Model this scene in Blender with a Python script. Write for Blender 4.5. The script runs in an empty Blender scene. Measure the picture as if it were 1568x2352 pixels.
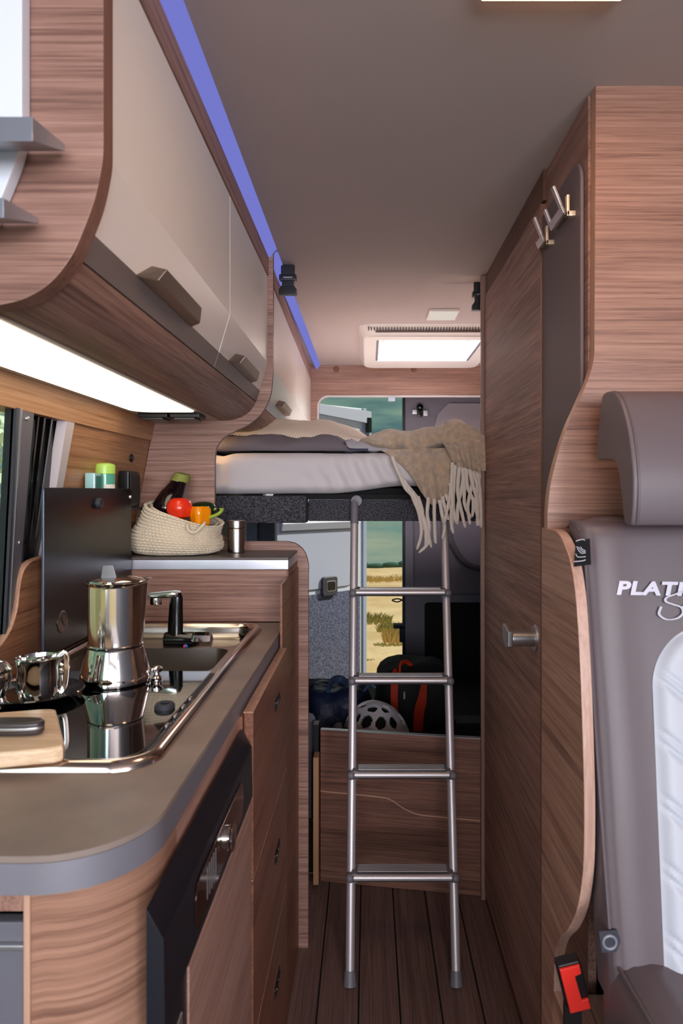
import bpy, bmesh, math, random
from mathutils import Vector, Matrix, noise
R = math.radians
random.seed(7)
scene = bpy.context.scene
COL = scene.collection

# ------------------------------------------------------------------ camera
cam_d = bpy.data.cameras.new('camera')
cam = bpy.data.objects.new('camera', cam_d); COL.objects.link(cam)
cam.location = (0, 0, 1.25); cam.rotation_euler = (R(90), 0, 0)
cam_d.sensor_width = 36; cam_d.sensor_height = 36; cam_d.lens = 24
cam_d.shift_x = -0.02594; cam_d.shift_y = -0.01956
cam_d.clip_start = 0.02; cam_d.clip_end = 500
cam_d.dof.use_dof = True; cam_d.dof.focus_distance = 1.9; cam_d.dof.aperture_fstop = 8
scene.camera = cam

# ------------------------------------------------------------------ world, exposure
def NT(m):
    m.use_nodes = True
    nt = m.node_tree; nt.nodes.clear(); return nt
def nd(nt, t, **k):
    n = nt.nodes.new(t)
    for a, v in k.items(): setattr(n, a, v)
    return n
def srgb(c):
    return tuple(((v/255)/12.92 if v/255 <= .04045 else ((v/255+.055)/1.055)**2.4) for v in c) + (1,)
def ramp(nt, stops, interp='LINEAR'):
    r = nd(nt, 'ShaderNodeValToRGB'); e = r.color_ramp.elements; r.color_ramp.interpolation = interp
    while len(e) < len(stops): e.new(.5)
    for i, (p, c) in enumerate(stops): e[i].position = p; e[i].color = c
    return r

w = bpy.data.worlds.new('sky'); scene.world = w
nt = NT(w); L = nt.links.new
tc = nd(nt, 'ShaderNodeTexCoord'); mp = nd(nt, 'ShaderNodeMapping'); mp.inputs['Scale'].default_value = (3.0, 3.0, 15)
mp.inputs['Location'].default_value = (.3, 0, 1.15)
no = nd(nt, 'ShaderNodeTexNoise'); no.inputs['Scale'].default_value = 1.0; no.inputs['Detail'].default_value = 5; no.inputs['Roughness'].default_value = .55
rp = ramp(nt, [(.33, srgb((66, 98, 102))), (.46, srgb((106, 134, 122))), (.58, srgb((142, 152, 130)))])
bg = nd(nt, 'ShaderNodeBackground'); bg.inputs['Strength'].default_value = 1.2
ow = nd(nt, 'ShaderNodeOutputWorld')
L(tc.outputs['Generated'], mp.inputs[0]); L(mp.outputs[0], no.inputs['Vector']); L(no.outputs['Fac'], rp.inputs[0])
L(rp.outputs[0], bg.inputs[0]); L(bg.outputs[0], ow.inputs[0])

vs = scene.view_settings
vs.view_transform = 'Standard'; vs.look = 'None'; vs.exposure = 0.0; vs.gamma = 1.0; vs.use_curve_mapping = False
scene.cycles.max_bounces = 8; scene.cycles.diffuse_bounces = 5; scene.cycles.glossy_bounces = 5
scene.cycles.sample_clamp_indirect = 4.0

# ------------------------------------------------------------------ lights
def light(kind, name, loc, rot=(0, 0, 0), energy=10, color=(1, 1, 1), size=None, size_y=None, angle=None, spot=None):
    d = bpy.data.lights.new(name, kind); d.energy = energy; d.color = color
    if kind == 'AREA':
        d.shape = 'RECTANGLE'; d.size = size; d.size_y = size_y or size
    elif size is not None and kind in ('POINT', 'SPOT'): d.shadow_soft_size = size
    if angle is not None: d.angle = angle
    if spot: d.spot_size, d.spot_blend = spot
    o = bpy.data.objects.new(name, d); COL.objects.link(o); o.location = loc; o.rotation_euler = rot
    return o
light('SUN', 'sun', (0, -5, 10), (R(48), 0, R(91)), 4.5, (1, .93, .82), angle=R(1))
# daylight through the windscreen and through the side door opening, both behind the camera
light('AREA', 'windscreen_daylight', (.2, -2.2, 1.35), (R(88), 0, 0), 64, (.88, .91, 1), 1.6, .95)
light('AREA', 'side_opening_daylight', (-.74, -.45, 1.3), (R(90), 0, R(-80)), 12, (.9, .92, 1), .85, .8)
light('AREA', 'passenger_side_fill', (1.0, -1.3, 1.4), (R(90), 0, R(62)), 52, (.92, .93, 1), .7, .7)  # added fill from the unseen right side, brightens the locker doors

# daylight falling through the open roof hatch
light('AREA', 'roof_hatch_daylight', (.25, 3.02, 2.12), (0, 0, 0), 115, (1, .96, .95), .50, .50)

# ------------------------------------------------------------------ materials
MATS = {}
def mat(name, col, rough=.5, metal=0, spec=None, bump=None, bscale=200, bdist=.001, coat=0, trans=0, sheen=0, emis=None, estr=0, ior=None, var=None, vscale=5, aniso=None):
    if name in MATS: return MATS[name]
    m = bpy.data.materials.new(name); nt = NT(m); L = nt.links.new
    p = nd(nt, 'ShaderNodeBsdfPrincipled'); o = nd(nt, 'ShaderNodeOutputMaterial'); L(p.outputs[0], o.inputs[0])
    c = srgb(col); p.inputs['Base Color'].default_value = c
    p.inputs['Roughness'].default_value = rough; p.inputs['Metallic'].default_value = metal
    if spec is not None: p.inputs['Specular IOR Level'].default_value = spec
    if coat: p.inputs['Coat Weight'].default_value = coat; p.inputs['Coat Roughness'].default_value = .05
    if trans: p.inputs['Transmission Weight'].default_value = trans
    if ior: p.inputs['IOR'].default_value = ior
    if sheen: p.inputs['Sheen Weight'].default_value = sheen
    if emis: p.inputs['Emission Color'].default_value = srgb(emis); p.inputs['Emission Strength'].default_value = estr
    if bump or var:
        t = nd(nt, 'ShaderNodeTexCoord')
    if bump:
        n = nd(nt, 'ShaderNodeTexNoise'); n.inputs['Scale'].default_value = bscale; n.inputs['Detail'].default_value = 3
        b = nd(nt, 'ShaderNodeBump'); b.inputs['Strength'].default_value = bump; b.inputs['Distance'].default_value = bdist
        L(t.outputs['Object'], n.inputs['Vector']); L(n.outputs['Fac'], b.inputs['Height']); L(b.outputs[0], p.inputs['Normal'])
    if var:
        n = nd(nt, 'ShaderNodeTexNoise'); n.inputs['Scale'].default_value = vscale; n.inputs['Detail'].default_value = 4
        r = ramp(nt, [(.35, srgb(var)), (.65, c)]); L(t.outputs['Object'], n.inputs['Vector']); L(n.outputs['Fac'], r.inputs[0]); L(r.outputs[0], p.inputs['Base Color'])
    MATS[name] = m; return m

def wood(name, axis, dark, mid, lite, rough=.42, scale=1.0, seed=0.0, spec=.35):
    """veneer: long streaks along the axis; fine pores as colour and slight relief"""
    if name in MATS: return MATS[name]
    m = bpy.data.materials.new(name); nt = NT(m); L = nt.links.new
    p = nd(nt, 'ShaderNodeBsdfPrincipled'); o = nd(nt, 'ShaderNodeOutputMaterial'); L(p.outputs[0], o.inputs[0])
    t = nd(nt, 'ShaderNodeTexCoord')
    def stretched(along, across, det, loc, dist=0):
        mp = nd(nt, 'ShaderNodeMapping'); s = [along*scale if q in axis else across*scale for q in 'xyz']
        mp.inputs['Scale'].default_value = s; mp.inputs['Location'].default_value = (loc+seed, loc*1.7+seed, loc*.6)
        n = nd(nt, 'ShaderNodeTexNoise'); n.inputs['Scale'].default_value = 1; n.inputs['Detail'].default_value = det
        n.inputs['Roughness'].default_value = .6; n.inputs['Distortion'].default_value = dist
        L(t.outputs['Object'], mp.inputs[0]); L(mp.outputs[0], n.inputs['Vector']); return n
    a = stretched(1.25, 34, 4, 1.3, .9); b = stretched(3.5, 230, 4, 5.1, .5); c = stretched(16, 900, 2, 9.2)
    mx = nd(nt, 'ShaderNodeMix', data_type='FLOAT'); mx.inputs[0].default_value = .58
    L(a.outputs['Fac'], mx.inputs[2]); L(b.outputs['Fac'], mx.inputs[3])
    mx2 = nd(nt, 'ShaderNodeMix', data_type='FLOAT'); mx2.inputs[0].default_value = .2
    L(mx.outputs[0], mx2.inputs[2]); L(c.outputs['Fac'], mx2.inputs[3])
    r = ramp(nt, [(.37, srgb(dark)), (.5, srgb(mid)), (.63, srgb(lite))])
    L(mx2.outputs[0], r.inputs[0]); L(r.outputs[0], p.inputs['Base Color'])
    bp = nd(nt, 'ShaderNodeBump'); bp.inputs['Strength'].default_value = .25; bp.inputs['Distance'].default_value = .0006
    L(mx2.outputs[0], bp.inputs['Height']); L(bp.outputs[0], p.inputs['Normal'])
    p.inputs['Roughness'].default_value = rough; p.inputs['Specular IOR Level'].default_value = spec
    MATS[name] = m; return m

WD = dict(dark=(100, 71, 62), mid=(144, 107, 94), lite=(170, 132, 116))
wx_ = wood('veneer_grain_across', 'x', **WD)
wy_ = wood('veneer_grain_lengthwise', 'y', **WD, seed=3.1)
wyd = wood('veneer_grain_lengthwise_door', 'y', rough=.58, dark=(104, 76, 68), mid=(152, 116, 105), lite=(180, 143, 129), seed=8.7)
wxd = wood('veneer_drawer', 'y', dark=(88, 52, 40), mid=(126, 82, 64), lite=(150, 102, 80), seed=5.5)
wxl = wood('veneer_low_panel', 'xy', dark=(84, 56, 48), mid=(126, 88, 74), lite=(152, 110, 92), seed=2.2)
wedge = wood('veneer_edge_band', 'z', dark=(150, 112, 92), mid=(176, 136, 114), lite=(192, 152, 128), seed=1.1)
wbrown = wood('edge_band_brown', 'z', dark=(104, 70, 58), mid=(122, 84, 70), lite=(134, 96, 82), seed=4.1)
wfloor = wood('plank_floor', 'y', dark=(80, 60, 56), mid=(112, 88, 82), lite=(132, 106, 98), rough=.5, seed=6.6)
ceil_m = mat('ceiling_fabric', (178, 162, 156), .9, bump=.3, bscale=900, bdist=.0004)
white_door = mat('satin_cream_lacquer', (236, 226, 219), .28, coat=.15)
under_m = mat('cream_laminate', (206, 194, 180), .5)
strip_m = mat('anodised_taupe', (126, 113, 109), .42, .3)
handle_m = mat('brushed_bronze_nickel', (150, 134, 122), .38, .8)
silver = mat('satin_silver', (192, 190, 192), .34, .9)
chrome = mat('polished_chrome', (235, 232, 230), .06, 1)
steel = mat('brushed_steel', (196, 188, 182), .22, 1, bump=.08, bscale=400, bdist=.0003)
sink_m = mat('satin_sink_steel', (182, 174, 166), .28, 1)
black = mat('black_plastic', (18, 18, 22), .38)
blackg = mat('gloss_black_plastic', (10, 10, 12), .14, coat=.3)
fridge_black = mat('fridge_black', (22, 22, 30), .4)
glass_black = mat('black_glass', (6, 6, 8), .03, coat=1, spec=.8)
rubber = mat('dark_rubber', (42, 44, 52), .6)
darkgrey = mat('dark_grey_laminate', (74, 72, 82), .5)
greyplast = mat('grey_plastic', (92, 90, 100), .5)
lightgrey = mat('light_grey_paint', (176, 184, 202), .38)
worktop_m = mat('stone_laminate', (146, 129, 119), .45, bump=.12, bscale=60, var=(122, 106, 99), vscale=9)
alu_edge = mat('aluminium_edge', (152, 149, 158), .4, .6)
leather = mat('taupe_leather', (98, 86, 90), .46, bump=.35, bscale=700, bdist=.0004)
leather_l = mat('pale_grey_leather', (186, 188, 198), .5, bump=.3, bscale=600, bdist=.0004)
pad_m = mat('padded_taupe_panel', (104, 90, 92), .6, bump=.2, bscale=800, bdist=.0003)
sheet_m = mat('white_sheet', (214, 206, 208), .85, sheen=.2)
pillow_m = mat('cream_pillowcase', (222, 206, 188), .85)
_n = pillow_m.node_tree; _p = _n.nodes['Principled BSDF']; _t = nd(_n, 'ShaderNodeTexCoord'); _w = nd(_n, 'ShaderNodeTexWave'); _m = nd(_n, 'ShaderNodeMapping')
_m.inputs['Rotation'].default_value = (0, 0, R(35)); _w.inputs['Scale'].default_value = 38; _w.inputs['Distortion'].default_value = 1.0
_r = ramp(_n, [(.0, srgb((196, 168, 146))), (.35, srgb((224, 208, 190)))])
_n.links.new(_t.outputs['Object'], _m.inputs[0]); _n.links.new(_m.outputs[0], _w.inputs['Vector']); _n.links.new(_w.outputs['Fac'], _r.inputs[0]); _n.links.new(_r.outputs[0], _p.inputs['Base Color'])
grey_cl = mat('grey_pillowcase', (112, 102, 108), .85, bump=.4, bscale=90)
throw_m = mat('beige_wool', (220, 188, 156), .95, sheen=.6, bump=1, bscale=260, bdist=.006, var=(188, 162, 140), vscale=60)
tassel_m = mat('pale_wool', (226, 212, 200), .95, sheen=.5, bump=.9, bscale=300, bdist=.002)
skinedge = mat('pale_seam', (200, 190, 180), .4)
glass_w = mat('window_glass', (225, 240, 238), .02, trans=1, ior=1.02)
cream_pl = mat('cream_white_plastic', (224, 214, 206), .45)
dome_m = None

def felt(name, a, b, scale=260):
    m = bpy.data.materials.new(name); nt = NT(m); L = nt.links.new
    p = nd(nt, 'ShaderNodeBsdfPrincipled'); o = nd(nt, 'ShaderNodeOutputMaterial'); L(p.outputs[0], o.inputs[0])
    t = nd(nt, 'ShaderNodeTexCoord'); n = nd(nt, 'ShaderNodeTexNoise'); n.inputs['Scale'].default_value = scale; n.inputs['Detail'].default_value = 3
    r = ramp(nt, [(.4, srgb(a)), (.62, srgb(b))]); L(t.outputs['Object'], n.inputs['Vector']); L(n.outputs['Fac'], r.inputs[0]); L(r.outputs[0], p.inputs['Base Color'])
    bp = nd(nt, 'ShaderNodeBump'); bp.inputs['Strength'].default_value = .5; bp.inputs['Distance'].default_value = .002
    L(n.outputs['Fac'], bp.inputs['Height']); L(bp.outputs[0], p.inputs['Normal']); p.inputs['Roughness'].default_value = .95
    return m
felt_dark = felt('anthracite_felt', (34, 32, 38), (88, 86, 94))
felt_door = felt('grey_felt', (58, 64, 86), (104, 110, 134), 110)

def emit(name, col, strength):
    m = bpy.data.materials.new(name); nt = NT(m); e = nd(nt, 'ShaderNodeEmission'); o = nd(nt, 'ShaderNodeOutputMaterial')
    e.inputs[0].default_value = srgb(col); e.inputs[1].default_value = strength; nt.links.new(e.outputs[0], o.inputs[0]); return m
kitchen_light = emit('warm_led_diffuser', (255, 238, 212), 2.9)
purple_light = emit('violet_led_strip', (128, 132, 222), .82)
lamp_light = emit('warm_ceiling_led', (255, 204, 158), 18)

def make_dome():
    m = bpy.data.materials.new('milky_acrylic'); nt = NT(m); L = nt.links.new
    a = nd(nt, 'ShaderNodeBsdfTranslucent'); a.inputs[0].default_value = (.9, .9, .9, 1)
    b = nd(nt, 'ShaderNodeBsdfTransparent'); mx = nd(nt, 'ShaderNodeMixShader'); mx.inputs[0].default_value = .8
    o = nd(nt, 'ShaderNodeOutputMaterial'); L(b.outputs[0], mx.inputs[1]); L(a.outputs[0], mx.inputs[2]); L(mx.outputs[0], o.inputs[0]); return m
dome_m = make_dome()

# ------------------------------------------------------------------ mesh builder
def tess(pts, n=6, closed=False):
    """Catmull-Rom through the points"""
    P = [Vector(p) for p in pts]; out = []; N = len(P)
    rng = range(N if closed else N-1)
    for i in rng:
        if closed: p0, p1, p2, p3 = P[(i-1) % N], P[i], P[(i+1) % N], P[(i+2) % N]
        else: p0, p1, p2, p3 = P[max(i-1, 0)], P[i], P[i+1], P[min(i+2, N-1)]
        for k in range(n):
            t = k/n
            out.append(.5*((2*p1)+(-p0+p2)*t+(2*p0-5*p1+4*p2-p3)*t*t+(-p0+3*p1-3*p2+p3)*t**3))
    if not closed: out.append(P[-1])
    return out
def rrect(x0, x1, y0, y1, r, n=5):
    rs = r if isinstance(r, (list, tuple)) else (r,)*4      # corners: (x1,y1) (x0,y1) (x0,y0) (x1,y0)
    out = []
    for (cx, cy, a, q, sx, sy) in ((x1, y1, 0, rs[0], -1, -1), (x0, y1, 90, rs[1], 1, -1), (x0, y0, 180, rs[2], 1, 1), (x1, y0, 270, rs[3], -1, 1)):
        if q <= 0: out.append((cx, cy)); continue
        for k in range(n+1):
            t = R(a+90*k/n); out.append((cx+sx*q+q*math.cos(t), cy+sy*q+q*math.sin(t)))
    return out
AX = {'x': lambda u, v, d: Vector((d, u, v)), 'y': lambda u, v, d: Vector((u, d, v)), 'z': lambda u, v, d: Vector((u, v, d))}
class G:
    def __init__(s): s.bm = bmesh.new(); s.mi = 0
    def _f(s, vs):
        try: f = s.bm.faces.new(vs); f.material_index = s.mi; return f
        except ValueError: return None
    def box(s, x0, x1, y0, y1, z0, z1, bev=0, seg=2, rot=None, piv=None):
        g = bmesh.new(); bmesh.ops.create_cube(g, size=1)
        for v in g.verts: v.co = Vector(((x0+x1)/2+v.co.x*(x1-x0), (y0+y1)/2+v.co.y*(y1-y0), (z0+z1)/2+v.co.z*(z1-z0)))
        if bev: bmesh.ops.bevel(g, geom=g.edges[:], offset=bev, segments=seg, affect='EDGES', profile=.5)
        if rot is not None:
            c = Vector(piv) if piv else Vector(((x0+x1)/2, (y0+y1)/2, (z0+z1)/2))
            for v in g.verts: v.co = c + rot @ (v.co-c)
        s.merge(g); return s
    def merge(s, g, mtx=None):
        mp = {v: s.bm.verts.new(mtx @ v.co if mtx else v.co) for v in g.verts}
        for f in g.faces:
            n = s._f([mp[v] for v in f.verts])
            if n: n.material_index = s.mi if f.material_index == 0 else f.material_index
        g.free()
    def prism(s, poly, axis, d0, d1, bev=0, side=None, holes=(), seg=2, rot=None, piv=None):
        g = bmesh.new(); f = AX[axis]; loops = [poly]+list(holes)
        def ring(pts, d):
            vs = [g.verts.new(f(u, v, d)) for u, v in pts]
            return vs, [g.edges.new((vs[i], vs[(i+1) % len(vs)])) for i in range(len(vs))]
        A = [ring(l, d0) for l in loops]; B = [ring(l, d1) for l in loops]
        sm = side if side is not None else 0
        for S in (A, B):
            if len(loops) == 1: g.faces.new(S[0][0])
            else: bmesh.ops.triangle_fill(g, edges=[e for r in S for e in r[1]], use_beauty=True, use_dissolve=False)
        top = [fc for fc in g.faces]
        for (a, _), (b, _) in zip(A, B):
            n = len(a)
            for i in range(n):
                fc = g.faces.new((a[i], a[(i+1) % n], b[(i+1) % n], b[i])); fc.material_index = sm
        bmesh.ops.recalc_face_normals(g, faces=g.faces[:])
        if bev:
            es = [e for r in A+B for e in r[1] if e.is_valid]
            bmesh.ops.bevel(g, geom=es, offset=bev, segments=seg, affect='EDGES', profile=.5, clamp_overlap=True, material=-1)
        if rot is not None:
            c = Vector(piv)
            for v in g.verts: v.co = c + rot @ (v.co-c)
        s.merge(g); return s
    def lathe(s, prof, c=(0, 0, 0), axis='z', seg=40, sx=1, sy=1, cap=True, warp=None):
        c = Vector(c); rows = []
        for r, h in prof:
            row = []
            for k in range(seg):
                t = 2*math.pi*k/seg; a, b = r*math.cos(t)*sx, r*math.sin(t)*sy
                v = Vector((a, b, h)) if axis == 'z' else (Vector((h, a, b)) if axis == 'x' else Vector((a, h, b)))
                if warp: v = warp(v, t)
                row.append(s.bm.verts.new(c+v))
            rows.append(row)
        for i in range(len(rows)-1):
            for k in range(seg): s._f((rows[i][k], rows[i][(k+1) % seg], rows[i+1][(k+1) % seg], rows[i+1][k]))
        if cap:
            if prof[0][0] > 1e-6: s._f(rows[0][::-1])
            if prof[-1][0] > 1e-6: s._f(rows[-1])
        return s
    def tube(s, pts, r, seg=10, smooth=0, closed=False, flat=1.0):
        P = tess(pts, smooth, closed) if smooth else [Vector(p) for p in pts]
        n = len(P); rows = []; up = None
        for i, p in enumerate(P):
            t = (P[(i+1) % n]-P[i-1]) if closed else (P[min(i+1, n-1)]-P[max(i-1, 0)])
            t.normalize()
            if up is None:
                up = Vector((0, 0, 1)) if abs(t.z) < .9 else Vector((1, 0, 0))
            a = t.cross(up).normalized(); b = a.cross(t).normalized(); up = b
            rr = r(i/(n-1)) if callable(r) else r
            rows.append([s.bm.verts.new(p+a*rr*math.cos(2*math.pi*k/seg)+b*rr*flat*math.sin(2*math.pi*k/seg)) for k in range(seg)])
        for i in range(n if closed else n-1):
            j = (i+1) % n
            for k in range(seg): s._f((rows[i][k], rows[i][(k+1) % seg], rows[j][(k+1) % seg], rows[j][k]))
        if not closed: s._f(rows[0][::-1]); s._f(rows[-1])
        return s
    def grid(s, fn, nu, nv, closed_u=False):
        rows = [[s.bm.verts.new(fn(i/(nu if closed_u else nu-1), j/(nv-1))) for i in range(nu)] for j in range(nv)]
        for j in range(nv-1):
            for i in range(nu if closed_u else nu-1):
                s._f((rows[j][i], rows[j][(i+1) % nu], rows[j+1][(i+1) % nu], rows[j+1][i]))
        return rows
    def ball(s, c, r, seg=20, sc=(1, 1, 1), rot=None):
        c = Vector(c); rows = []
        g = bmesh.new(); bmesh.ops.create_uvsphere(g, u_segments=seg, v_segments=seg//2+2, radius=r)
        for v in g.verts:
            q = Vector((v.co.x*sc[0], v.co.y*sc[1], v.co.z*sc[2]))
            v.co = c + (rot @ q if rot is not None else q)
        s.merge(g); return s
    def build(s, name, mats, parent=None, angle=35, recalc=True, label=None, kind=None, flat=False):
        me = bpy.data.meshes.new(name); bm = s.bm
        if recalc: bmesh.ops.recalc_face_normals(bm, faces=bm.faces[:])
        if parent is not None:
            off = Vector(parent.get('org', (0, 0, 0)))
        else: off = Vector((0, 0, 0))
        if parent is None or True:
            pass
        for v in bm.verts: v.co -= off
        for f in bm.faces: f.smooth = not flat
        a = R(angle)
        for e in bm.edges:
            if len(e.link_faces) == 2:
                try: e.smooth = e.calc_face_angle(0) < a
                except Exception: pass
        bm.to_mesh(me); bm.free()
        for m in (mats if isinstance(mats, (list, tuple)) else [mats]): me.materials.append(m)
        o = bpy.data.objects.new(name, me); COL.objects.link(o)
        if angle < 170 and not flat:
            wn = o.modifiers.new('normals', 'WEIGHTED_NORMAL'); wn.keep_sharp = True; wn.weight = 90
        if parent is not None: o.parent = parent; o['org'] = tuple(off)
        if label: o['label'] = label
        if kind: o['kind'] = kind
        return o
def thing(name, label, cat, loc, group=None):
    o = bpy.data.objects.new(name, None); COL.objects.link(o); o.location = loc; o['org'] = tuple(loc)
    o.empty_display_size = .05
    o['label'] = label; o['category'] = cat
    if group: o['group'] = group
    return o
def tag(o, label, cat, group=None):
    o['label'] = label; o['category'] = cat
    if group: o['group'] = group
    return o
def struct(g, name, mats, **k):
    o = g.build(name, mats, **k); o['kind'] = 'structure'; return o
def dup(root, delta, label=None):
    r = root.copy(); COL.objects.link(r); r.location = root.location + Vector(delta)
    if label: r['label'] = label
    for ch in list(root.children):
        c = ch.copy(); COL.objects.link(c); c.parent = r
        for q in list(ch.children):
            d = q.copy(); COL.objects.link(d); d.parent = c
    return r
F = 1568.0
def at(px, py, Y): return Vector(((px-845)*Y/F, Y, 1.25-(py-1130)*Y/F))
def nz(*p, s=1.0, a=1.0): return noise.noise(Vector(p)*s)*a

# ================================================================== SETTING
# floor with planks
base = struct(G().box(-.72, 1.05, -2.3, 2.25, -.06, -.008), 'floor', mat('floor_base', (20, 16, 15), .8))
for k in range(-1, 6):
    x0 = -.123+.1*k-.1+.0018; x1 = x0+.0964
    G().box(x0, x1, .35, 2.24, -.009, 0, bev=.0012, seg=1).build('plank', wfloor, base)
struct(G().box(-.70, 1.05, 2.25, 3.95, .10, .17), 'floor_garage', mat('garage_floor', (30, 30, 34), .8))
struct(G().box(-.72, 1.05, 2.242, 2.25, 0, .17), 'trim_6', mat('black_plastic', (18, 18, 22)))
# ceiling with the hatch opening
CZ = 1.915
hat = (.02, .49, 2.78, 3.25)
struct(G().prism([(-.248, -2.3), (1.06, -2.3), (1.06, 3.9), (-.248, 3.9)], 'z', CZ, CZ+.04, holes=[[(hat[0], hat[2]), (hat[1], hat[2]), (hat[1], hat[3]), (hat[0], hat[3])]]), 'ceiling', ceil_m)
# wall and roof shell, left: leaning side wall
def wxl_(z): return -.652+.18*(z-1.083)
def slab(g, y0, y1, z0, z1, off=0, th=.02):
    """piece of the leaning left wall; off = how far it stands into the room"""
    P = [(wxl_(z0)+off, z0), (wxl_(z1)+off, z1), (wxl_(z1)+off-th, z1), (wxl_(z0)+off-th, z0)]
    g.prism(P, 'y', y0, y1); return g
g = G(); slab(g, 1.381, 1.869, .90, 1.46); struct(g, 'wall_left', wood('veneer_side_wall', 'y', dark=(120, 78, 50), mid=(164, 116, 80), lite=(188, 140, 102), seed=1.9))
g = G(); slab(g, -2.3, 1.20, .0, .90, 0); slab(g, -2.3, 1.14, 1.41, 1.95); slab(g, -2.3, -.92, .9, 1.41); g.box(-.75, -.72, 1.2, 4.0, 0, .95); g.box(-.75, -.70, 1.88, 4.0, .9, 1.95)
struct(g, 'wall_left_shell', mat('grey_wall_lining', (96, 94, 102), .7))
struct(G().box(1.05, 1.08, -2.3, 4.0, 0, 1.95), 'wall_right', mat('grey_wall_lining', (96, 94, 102), .7))
struct(G().prism([(-.248, CZ), (-.248, CZ+.04), (-.75, CZ+.04), (-.75, CZ+.0)], 'y', -2.3, 3.9), 'trim_1', ceil_m)
# violet light strip in the cove above the lockers
ls = thing('led_strip', 'violet glowing light strip along the ceiling above the left lockers', 'light strip', (-.26, .2, 1.9))
G().prism([(-.270, 1.892), (-.249, 1.9155), (-.252, 1.9165), (-.273, 1.893)], 'y', .15, 1.87).build('diffuser', purple_light, ls)
G().prism([(-.270, 1.892), (-.249, 1.9155), (-.252, 1.9165), (-.273, 1.893)], 'y', 1.888, 3.575).build('diffuser', purple_light, ls)

# ------------------------------------------------------------------ window on the left
def pslab(g, y0, y1, z0, z1, off=0, th=.02):
    def xx(y, z): return wxl_(1.39)+off+(.05+.13*max(0, min(1, (y-1.15)/.23)))*(z-1.39)
    V = [g.bm.verts.new((xx(y, z)-d, y, z)) for d in (0, th) for y in (y0, y1) for z in (z0, z1)]
    for f in ((0, 1, 3, 2), (4, 6, 7, 5), (0, 4, 5, 1), (2, 3, 7, 6), (0, 2, 6, 4), (1, 5, 7, 3)): g._f([V[k] for k in f])
win = struct(G().prism([(-.620, .9), (-.5955, 1.392), (-.5995, 1.392), (-.624, .9)], 'y', -.92, 1.148), 'window_1', glass_w)
g = G(); pslab(g, 1.148, 1.160, .9, 1.392, .006, .02); g.build('window_seal', rubber, win)
g = G(); pslab(g, 1.160, 1.164, .9, 1.392, .008, .01); g.build('window_bead', silver, win)
pil = thing('door_pillar', 'dark grey metal pillar with black seals between window and side wall', 'pillar', (-.62, 1.16, .9))
g = G(); pslab(g, 1.164, 1.212, .9, 1.392, .004, .018); g.build('pillar_face', mat('pillar_grey', (98, 97, 106), .55), pil)
g = G(); pslab(g, 1.212, 1.41, .9, 1.392, -.020, .005); g.build('channel', black, pil)
for yy in (1.252, 1.276, 1.305):
    g = G(); pslab(g, yy, yy+.006, .9, 1.392, -.008, .012); g.build('rib', blackg, pil)
g = G(); pts = [(wxl_(1.39)+.09*(z-1.39)-.006+.001*math.sin(z*90), 1.222, z) for z in [.9+.02*i for i in range(25)]]
g.tube(pts, .0085, 8); g.build('brush_seal', mat('brush_seal', (26, 26, 36), .9, bump=1, bscale=500, bdist=.004), pil)
for z in (1.378, 1.162):
    G().lathe([(.0001, .004), (.0035, .0035), (.0045, 0)], (wxl_(1.39)+.065*(z-1.39)+.004, 1.187, z), 'x', 16).build('screw', silver, pil)
g = G(); pslab(g, 1.345, 1.380, .9, 1.392, .004, .02); struct(g, 'trim_2', mat('white_trim', (206, 196, 200), .45))
# wooden board on top of the side wall
g = G(); g.prism([(-.583, 1.444), (-.592, 1.390), (-.64, 1.390), (-.64, 1.444)], 'y', .1, 1.868, bev=.0015)
struct(g, 'trim_3', wood('veneer_side_board', 'y', dark=(138, 92, 60), mid=(176, 128, 90), lite=(196, 150, 112), seed=.4))
tag(G().lathe([(.0001, .006), (.006, .006), (.008, .003), (.011, .003), (.011, 0)], (wxl_(1.337)+.0005, 1.745, 1.337), 'x', 20).build('wall_socket', black), 'small round black socket in the side wall', 'socket')

# splash board behind the worktop
pts = tess([(1.00, .975), (1.10, .99), (1.15, 1.012), (1.176, 1.045), (1.186, 1.085), (1.20, 1.112), (1.235, 1.127), (1.305, 1.131)], 5)
poly = [(.62, .9345), (.62, .972)]+[(p[0], p[1]) for p in [(v.x, v.y) for v in [Vector((a.x, a.y, 0)) if len(a) == 3 else Vector((a[0], a[1], 0)) for a in pts]]]+[(1.65, 1.131), (1.65, .9345)]
def t2(p, n=5): return [(v[0], v[1]) for v in tess([(a, b, 0) for a, b in p], n)]
poly = [(.62, .9345), (.62, .972)]+t2([(1.00, .975), (1.10, .99), (1.15, 1.012), (1.176, 1.045), (1.186, 1.085), (1.20, 1.112), (1.235, 1.127), (1.305, 1.131)])+[(1.65, 1.131), (1.65, .9345)]
tag(G().prism(poly, 'x', -.619, -.604, bev=.002, side=1).build('splash_board', [wood('veneer_splash', 'y', dark=(104, 66, 46), mid=(142, 98, 72), lite=(164, 118, 88), seed=7.7), wedge]), 'curved wooden splash board rising behind the black sink lid', 'board')

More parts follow.
